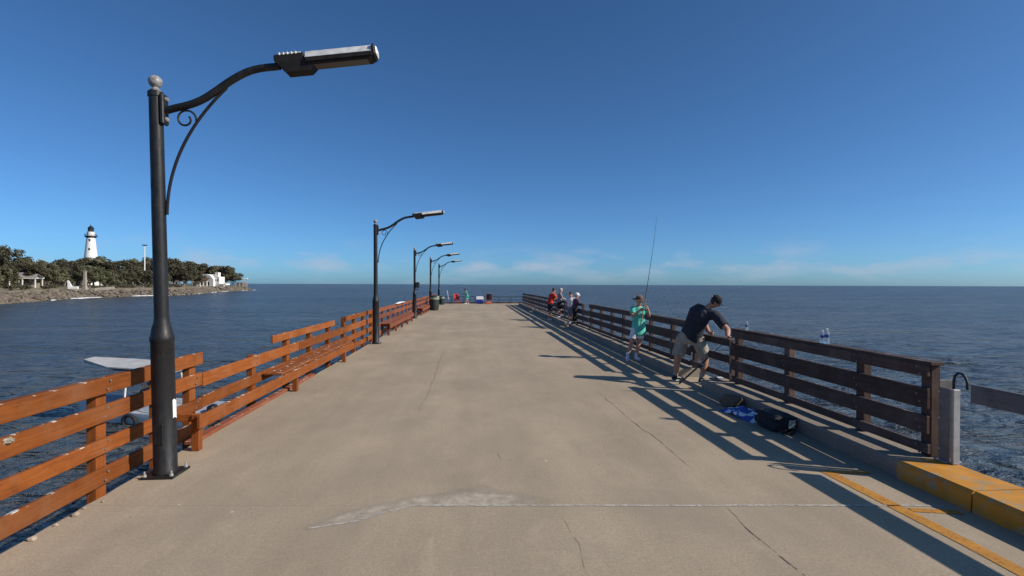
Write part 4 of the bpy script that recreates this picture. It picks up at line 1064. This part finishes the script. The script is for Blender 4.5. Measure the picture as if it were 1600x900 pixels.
MB().add([(0.0, -.38, 1.3), (0.0, .38, 1.3), (.18, .36, 1.75), (.18, -.36, 1.75)], [(0, 1, 2, 3)]).build('windscreen', 'window_dark', bt)
for x in (-.35, 1.25):
    for s in (-1, 1): MB().tube([(x, s*.75, .7), (x*.9, s*.58, 2.31)], .035, 8).build('canopy_post', 'white_paint', bt)
def canopy(z, th, x0, x1, w, tipx):
    b = MB(); out = [(x1, -w), (x1, w), (x0, w), (tipx, w*.35), (tipx, -w*.35), (x0, -w)]; m = len(out)
    b.add([(x, y, z+.10*(1 if abs(y) < w*.5 else 0)) for x, y in out]+[(x, y, z-th) for x, y in out], [tuple(range(m)), tuple(reversed(range(m, 2*m)))]+[(i, i+m, (i+1) % m+m, (i+1) % m) for i in range(m)]); return b
canopy(2.50, .05, -1.1, 1.6, .72, -2.5).build('canopy', 'canopy_white', bt)
canopy(2.34, .04, -.8, 1.5, .62, -1.6).build('canopy_lining', 'boat_grey', bt)
tr = MB(); tr.tube([(0.2+.26*math.cos(a), -1.12, .42+.26*math.sin(a)) for a in [2*math.pi*i/20 for i in range(21)]], .07, 8); tr.build('fender_tyre', 'tyre', bt, smooth=True)
MB().box((2.95, 0, .55), (.35, .42, .8), .08).build('outboard_motor', 'black_plastic', bt)

# landing stage at the left edge of the view
gw = empty('landing_stage', (-104, 108, WATER_Z), (0, 0, R(20)), 'white landing stage with a grey gangway sloping to the water at far left', 'landing stage')
MB().box((-4, 0, 2.6), (9, 3, .5), .05).build('platform', 'white_paint', gw)
for x in (-7, -4, -1): MB().tube([(x, -1.3, -2), (x, -1.3, 2.4)], .18, 10).build('pile', 'bark', gw); 
MB().box((0, 0, 0), (6.2, 1.4, .18), .02, Matrix.Rotation(R(25), 3, 'Y')).build('gangway', 'led_grey', gw, loc=(3.2, 0, 1.3))
for s in (-1, 1): MB().tube([(0.4, s*.65, 3.4), (6.0, s*.65, .85)], .05, 6).build('handrail', 'led_grey', gw)

# ------------------------------------------------------------------ shore
SH = [(-120, 60), (-128, 120), (-134, 157), (-140, 173), (-150, 201), (-153, 220), (-154.5, 242), (-149, 256), (-150.5, 287), (-166, 332), (-181, 376), (-194, 436), (-200, 480), (-214, 505), (-250, 514), (-320, 515), (-420, 500), (-600, 470)]
def shore_pt(s):
    n = len(SH)-1; i = min(int(s*n), n-1); t = s*n-i
    return Vector((SH[i][0]+(SH[i+1][0]-SH[i][0])*t, SH[i][1]+(SH[i+1][1]-SH[i][1])*t, 0))
def build_shore():
    n = 220; prof = [(-6, -1.4), (0, -.1), (2.5, .9), (5, 2.2), (8, 3.2), (12, 3.7), (22, 4.1), (50, 4.6), (120, 6), (300, 6)]
    b = MB(); vs = []; m = len(prof)
    for i in range(n+1):
        p = shore_pt(i/n); q = shore_pt(min(1, i/n+.02))-shore_pt(max(0, i/n-.02)); nn = Vector((-q.y, q.x, 0)).normalized()
        inl = (nn*.55 + Vector((-1, -.05, 0))*.45).normalized()
        if i/n > .78: inl = (nn*.4+Vector((-.6, -.9, 0))*.6).normalized()
        for d, z in prof:
            k = mnoise.noise((p.x*.07, p.y*.07, d*.2))
            o = p+inl*(d+(1.8*k if d < 15 else 0)); vs.append((o.x, o.y, WATER_Z+z+(.35*k if 0 < d < 13 else 0)))
    b.add(vs, [(i*m+j, (i+1)*m+j, (i+1)*m+j+1, i*m+j+1) for i in range(n) for j in range(m-1)])
    o = b.build('shore_land', 'land'); tag(o, kind='structure')
build_shore()
def riprap():
    b = MB(); rnd = random.Random(5)
    for i in range(900):
        p = shore_pt(rnd.uniform(.10, .78)); r = rnd.uniform(.4, 1.1)*(1.3 if rnd.random() < .2 else 1); d = rnd.uniform(-.5, 6)
        c = chunk(r, i, .7); o = Vector((p.x-d, p.y-.2*d, WATER_Z+.1+d*.45)); b.add([Vector(v)+o for v in c.v], c.f)
    tag(b.build('shore_rocks', 'rock'), 'tumbled brown rocks along the water\'s edge below the trees', 'rocks', kind='stuff')
    f = MB(); 
    for i in range(150):
        s = rnd.uniform(.12, .76); p = shore_pt(s)
        if mnoise.noise((p.y*.05, 2, 0)) < .02: continue
        L = rnd.uniform(1.2, 4.5); q = (shore_pt(s+.01)-shore_pt(s)).normalized(); w = rnd.uniform(.25, .7)
        c = Vector((p.x+rnd.uniform(1.0, 3.0), p.y, WATER_Z+.12)); pts = [c+q*(L*(t-.5)*1.6)+Vector((rnd.uniform(-.4, .4), 0, 0)) for t in (0, .3, .6, 1)]
        f.tube(pts, [(.05, .1), (w, .22), (w*.8, .18), (.05, .1)], 6, (1, 0, 0))
    tag(f.build('surf_foam', 'foam'), 'white surf breaking along the rocky shore', 'surf', kind='stuff')
riprap()

def make_tree(seed, h=14.0, w=8.0, base=4.5, leaves=2600, lm='leaf', ls=.55):
    rnd = random.Random(seed); r = empty('oak_tree', (0, 0, 0))
    b = MB(); tops = []
    fork = Vector((rnd.uniform(-.4, .4), rnd.uniform(-.4, .4), base*.55))
    b.tube([(0, 0, -1.0), (0.05, 0, base*.25), fork], [.55, .42, .36], 8)
    for i in range(6):
        a = i*1.05+rnd.uniform(-.4, .4); L = w*rnd.uniform(.35, .7)
        e = fork+Vector((math.cos(a)*L, math.sin(a)*L, (h-base)*rnd.uniform(.3, .7))); mid = ipol(fork, e, .5)+Vector((0, 0, rnd.uniform(-.3, .8)))
        b.tube([fork, mid, e], [.24, .15, .06], 6); tops.append(e)
    b.build('trunk', 'bark', r, smooth=True)
    lobes = [Vector((rnd.gauss(0, w*.34), rnd.gauss(0, w*.34), base+(h-base)*rnd.uniform(.25, .82))) for _ in range(13)] + tops
    V = []; F = []
    for i in range(leaves):
        c = rnd.choice(lobes); u = Vector((rnd.gauss(0, 1), rnd.gauss(0, 1), rnd.gauss(0, 1))).normalized()
        rad = (w*.27)*rnd.uniform(.55, 1.05); p = c+Vector((u.x*rad, u.y*rad, u.z*rad*.72))
        if p.z < base*.8: continue
        n = (u+Vector((rnd.gauss(0, .5), rnd.gauss(0, .5), rnd.gauss(0, .5)+.3))).normalized(); a = n.orthogonal().normalized(); bb = n.cross(a); s = ls*rnd.uniform(.5, 1.2)
        o = len(V); V += [p+a*s, p+bb*s*.6, p-a*s, p-bb*s*.6]; F.append((o, o+1, o+2, o+3))
    MB().add(V, F).build('crown', lm, r)
    return r
protos = [make_tree(i, h, w, bs) for i, (h, w, bs) in enumerate([(14, 8.5, 5), (13, 9.5, 4.5), (15.5, 8, 5.5), (12.5, 9, 4), (16, 7.5, 6)])]
used = [False]*len(protos); rt_ = random.Random(11)
def plant(x, y, z, s, k, label, group):
    if used[k]: o = copy_tree(protos[k])
    else: o = protos[k]; used[k] = True
    o.location = (x, y, z); o.rotation_euler = (0, 0, rt_.uniform(0, 6.28)); o.scale = (s*rt_.uniform(.9, 1.15), s*rt_.uniform(.9, 1.15), s)
    tag(o, label, 'tree', group); return o
T1 = 'dark green live oak in the wood along the left shore'
T2 = 'dark tree in the clump behind the white villa on the point'
# wooded shore: front row shows trunks, rows behind fill the mass
for s in np.linspace(.12, .60, 26):
    p = shore_pt(float(s)); plant(p.x-20+rt_.uniform(-5, 4), p.y+rt_.uniform(-4, 4), WATER_Z+3.6, rt_.uniform(.58, .74), rt_.randrange(5), T1, 'live oaks on the left shore')
for s in np.linspace(.10, .62, 22):
    p = shore_pt(float(s)); plant(p.x-40+rt_.uniform(-6, 6), p.y+rt_.uniform(-5, 5), WATER_Z+4, rt_.uniform(.70, .86), rt_.randrange(5), T1, 'live oaks on the left shore')
for s in np.linspace(.10, .62, 18):
    p = shore_pt(float(s)); plant(p.x-66+rt_.uniform(-8, 8), p.y+rt_.uniform(-6, 6), WATER_Z+4.5, rt_.uniform(.82, 1.0), rt_.randrange(5), T1, 'live oaks on the left shore')
for x, y, s in [(-216, 452, 1.42), (-222, 446, 1.45), (-211, 456, 1.2), (-208.5, 462, .95), (-232, 448, 1.4), (-226, 430, 1.35), (-222, 412, 1.4), (-218, 398, 1.35), (-216, 384, 1.4), (-208, 366, 1.3), (-196, 352, 1.2), (-244, 456, 1.2), (-240, 430, 1.4), (-234, 405, 1.45), (-228, 380, 1.4), (-205, 335, 1.2), (-214, 345, 1.3)]:
    plant(x, y, WATER_Z+3.6, s, rt_.randrange(5), T2, 'trees behind the white villa')
for x, y, s_ in [(-199, 275, 1.0), (-193, 276, 1.06), (-187, 272, 1.02), (-205, 282, .98), (-181, 276, .95)]:
    plant(x, y, WATER_Z+4.4, s_, rt_.randrange(5), 'taller dark oak crown hiding the foot of the lighthouse', 'oaks at the foot of the lighthouse')
plant(-167, 192, WATER_Z+4.2, 1.0, 2, 'tall dark oak crown rising above the wood at the far left edge', None)

# the wood behind, too dense to tell trees apart
def woodland():
    rnd = random.Random(21); V = []; F = []
    for i in range(26000):
        s_ = rnd.uniform(.08, .66); p = shore_pt(s_); d = rnd.uniform(60, 92); z = rnd.random()**.8*8.5*(.8+.35*mnoise.noise((p.y*.05, d*.05, 0)))
        c = Vector((p.x-d, p.y+rnd.uniform(-6, 6), WATER_Z+4.2+z)); n = Vector((rnd.gauss(.4, .6), rnd.gauss(-.5, .6), rnd.gauss(.3, .6))).normalized(); a = n.orthogonal().normalized(); bb = n.cross(a); q = rnd.uniform(.4, .95)
        o = len(V); V += [c+a*q, c+bb*q*.6, c-a*q, c-bb*q*.6]; F.append((o, o+1, o+2, o+3))
    tag(MB().add(V, F).build('woodland', 'leaf'), 'dense dark wood behind the row of shore oaks', 'woodland', kind='stuff')
woodland()
# low shrubs on the bank
sh0 = make_tree(50, 2.6, 2.4, .4, 420, 'leaf2', .34); sh0.name = 'shrub'
for i, s in enumerate(np.linspace(.13, .52, 20)):
    o = sh0 if i == 0 else copy_tree(sh0)
    p = shore_pt(float(s)); o.location = (p.x-12+rt_.uniform(-2.5, 2.5), p.y+rt_.uniform(-3, 3), WATER_Z+3.3); k = rt_.uniform(.5, 1.0); o.scale = (k*1.2, k*1.2, k); o.rotation_euler = (0, 0, rt_.uniform(0, 6))
    tag(o, 'low grey-green shrub on the bank between the rocks and the oaks', 'shrub', 'shrubs on the bank')

# lighthouse
lh = empty('lighthouse', (-211.1, 300, WATER_Z+4.5), None, 'tall white lighthouse with black gallery and lantern above the trees', 'lighthouse')
Z0 = 0.5   # world height of its foot above deck level datum
MB().lathe([(4.9, 0), (4.9, .8), (4.5, .9), (3.0, 15.7), (1.95, 26.3), (1.95, 26.9)], seg=40).build('tower', 'white_paint', lh, smooth=True)
MB().lathe([(1.95, 26.3), (2.7, 26.9), (2.9, 27.1), (2.9, 27.35), (1.8, 27.4)], seg=32).build('gallery', 'black_iron', lh, smooth=True)
for z in (27.85, 28.35): MB().tube([(2.8*math.cos(a), 2.8*math.sin(a), z) for a in [2*math.pi*i/28 for i in range(29)]], .05, 6).build('gallery_rail', 'black_iron', lh)
for i in range(14): MB().tube([(2.8*math.cos(i*.4488), 2.8*math.sin(i*.4488), 27.3), (2.8*math.cos(i*.4488), 2.8*math.sin(i*.4488), 28.35)], .05, 6).build('baluster', 'black_iron', lh)
MB().lathe([(1.75, 27.35), (1.75, 29.4), (1.9, 29.5), (1.9, 29.7)], seg=28).build('watch_room', 'white_paint', lh, smooth=True)
MB().lathe([(1.25, 29.7), (1.25, 31.6)], seg=12).build('lantern', 'window_dark', lh)
for i in range(10): MB().tube([(1.27*math.cos(i*.6283), 1.27*math.sin(i*.6283), 29.7), (1.27*math.cos(i*.6283), 1.27*math.sin(i*.6283), 31.6)], .07, 6).build('mullion', 'black_iron', lh)
MB().lathe([(1.55, 31.6), (1.5, 31.75), (.9, 32.5), (.35, 32.9), (.3, 33.0), (.3, 33.3), (.06, 33.4), (.05, 34.3)], seg=24).build('roof', 'black_iron', lh, smooth=True)
for i, z in enumerate((8, 14, 20, 25)):
    a = R(-70); rr = 4.5-(z-.9)*.101
    MB().box((0, 0, 0), (.7, .25, 1.3), .03).build('window', 'window_dark', lh, loc=(rr*math.cos(a), rr*math.sin(a), z), rot=(0, 0, R(20)))

# white villa on the point
vl = empty('villa', (-199, 402, WATER_Z+3.7), (0, 0, R(-10)), 'white villa with arched gable and brown porch roof on the rocky point', 'house')
MB().box((0, 0, 3.0), (14, 9, 6.0), .05).build('wall', 'villa', vl)
b = MB(); vs = []
for i in range(13):
    a = math.pi*i/12
    for yy in (-4.55, 4.55): vs.append((-.5+6.5*math.cos(a), yy, 5.95+3.2*math.sin(a)))
b.add(vs, [(2*i, 2*i+1, 2*i+3, 2*i+2) for i in range(12)]+[tuple(2*i for i in range(13)), tuple(2*i+1 for i in reversed(range(13)))]).build('arched_gable', 'villa', vl)
MB().box((8.0, .5, 3.6), (4.6, 6, 7.2), .05).build('wing', 'villa', vl)
MB().box((7.2, .2, 8.4), (2.6, 2.6, 4.2), .05).build('tower', 'villa', vl)
MB().box((12.3, -.5, 1.6), (6.5, 5, 1.2), .05).build('terrace_wall', 'villa', vl)
MB().box((-5.0, -6.0, 2.0), (4.2, 3.5, 4.0), .05).build('annex', 'villa', vl)
MB().add([(-4.2, -8.0, 4.3), (4.4, -8.0, 4.3), (4.4, -4.52, 6.6), (-4.2, -4.52, 6.6), (-4.2, -8.0, 4.0), (4.4, -8.0, 4.0), (4.4, -4.52, 6.3), (-4.2, -4.52, 6.3)], [(0, 1, 2, 3), (7, 6, 5, 4), (0, 4, 5, 1), (1, 5, 6, 2), (3, 7, 4, 0)]).build('porch_roof', 'villa_roof', vl)
for x in (-4, -1.2, 1.6, 4.2): MB().box((x, -7.7, 2.0), (.5, .5, 4.0), .03).build('porch_column', 'villa', vl)
for x in (-3, 0.2, 3): MB().box((x, -4.5, 2.0), (1.5, .12, 2.6), .02).build('window', 'window_dark', vl)
for x in (7.2, 9.0): MB().box((x, -2.5, 4.6), (.9, .12, 1.5), .02).build('window', 'window_dark', vl)
jt = empty('shelter', (-204, 468, WATER_Z+3.4), (0, 0, R(5)), 'small white flat-roofed shelter at the tip of the rocky point', 'shelter')
MB().box((0, 0, 6.9), (10, 3.4, .7), .05).build('roof', 'white_paint', jt)
for x in (-4.4, -1.5, 1.5, 4.4): MB().box((x, -1.2, 3.2), (.35, .35, 6.7), .03).build('post', 'stone', jt)
MB().box((0, 1.2, 1.6), (9, .4, 3.6), .05).build('back_wall', 'stone', jt)

# pavilion, mast and stone pillar on the park shore
pv = empty('pavilion', (-174.5, 214, WATER_Z+3.8), (0, 0, R(14)), 'open park pavilion with grey hip roof and white eaves at far left', 'pavilion')
MB().add([(-4.6, -3, 4.1), (4.6, -3, 4.1), (4.6, 3, 4.1), (-4.6, 3, 4.1), (-2.6, 0, 6.3), (2.6, 0, 6.3)], [(0, 1, 5, 4), (1, 2, 5), (2, 3, 4, 5), (3, 0, 4), (3, 2, 1, 0)]).build('roof', 'roof_grey', pv)
MB().box((0, 0, 3.9), (9.0, 5.8, .36), .03).build('eaves_board', 'white_paint', pv)
for x in (-4, 0, 4):
    for y in (-2.5, 2.5): MB().box((x, y, 1.9), (.3, .3, 3.8), .02).build('post', 'white_paint', pv)
MB().box((0, 1.5, 1.0), (7, .3, 2.0), .03).build('back_wall', 'stone', pv)
pi = empty('stone_pillar', (-153.5, 215, WATER_Z+3.2), None, 'slim tan stone pillar standing on the bank below the lighthouse', 'pillar')
MB().box((0, 0, .5), (1.6, 1.6, 1.0), .06).build('plinth', 'stone', pi)
MB().add([(-.5, -.5, 1), (.5, -.5, 1), (.5, .5, 1), (-.5, .5, 1), (-.36, -.36, 7.2), (.36, -.36, 7.2), (.36, .36, 7.2), (-.36, .36, 7.2)], [(3, 2, 1, 0), (4, 5, 6, 7), (0, 1, 5, 4), (1, 2, 6, 5), (2, 3, 7, 6), (3, 0, 4, 7)]).build('shaft', 'stone', pi)
MB().box((0, 0, 7.35), (1.0, 1.0, .3), .05).build('capital', 'stone', pi)
ms = empty('light_mast', (-182.8, 300, WATER_Z+4.5), None, 'thin pale light mast with a flat dark head above the wood', 'mast')
MB().tube([(0, 0, 0), (0, 0, 22.4)], [.38, .22], 10).build('mast', 'white_paint', ms)
MB().box((0, 0, 22.6), (2.6, .8, .5), .05).build('floodlight_bar', 'alu_dark', ms)
wm = empty('white_monument', (-158.5, 214, WATER_Z+3.5), (0, 0, R(10)), 'small white monument with a raised end on the bank, left of the stone pillar', 'monument')
MB().box((1.2, 0, .5), (3.4, 1.0, 1.0), .1).build('base', 'white_paint', wm)
MB().add([(-.5, -.4, .9), (.9, -.4, .9), (.9, .4, .9), (-.5, .4, .9), (-.75, -.25, 3.4), (-.35, -.25, 3.4), (-.35, .25, 3.4), (-.75, .25, 3.4)], [(3, 2, 1, 0), (4, 5, 6, 7), (0, 1, 5, 4), (1, 2, 6, 5), (2, 3, 7, 6), (3, 0, 4, 7)]).build('upright', 'white_paint', wm)
pw = MB().box((0, 0, .6), (6.5, .9, 1.2), .1).build('low_wall', 'stone', loc=(-150.8, 222, WATER_Z+3.0), rot=(0, R(-6), R(25))); tag(pw, 'pale sloping stone wall on the bank right of the stone pillar', 'wall')
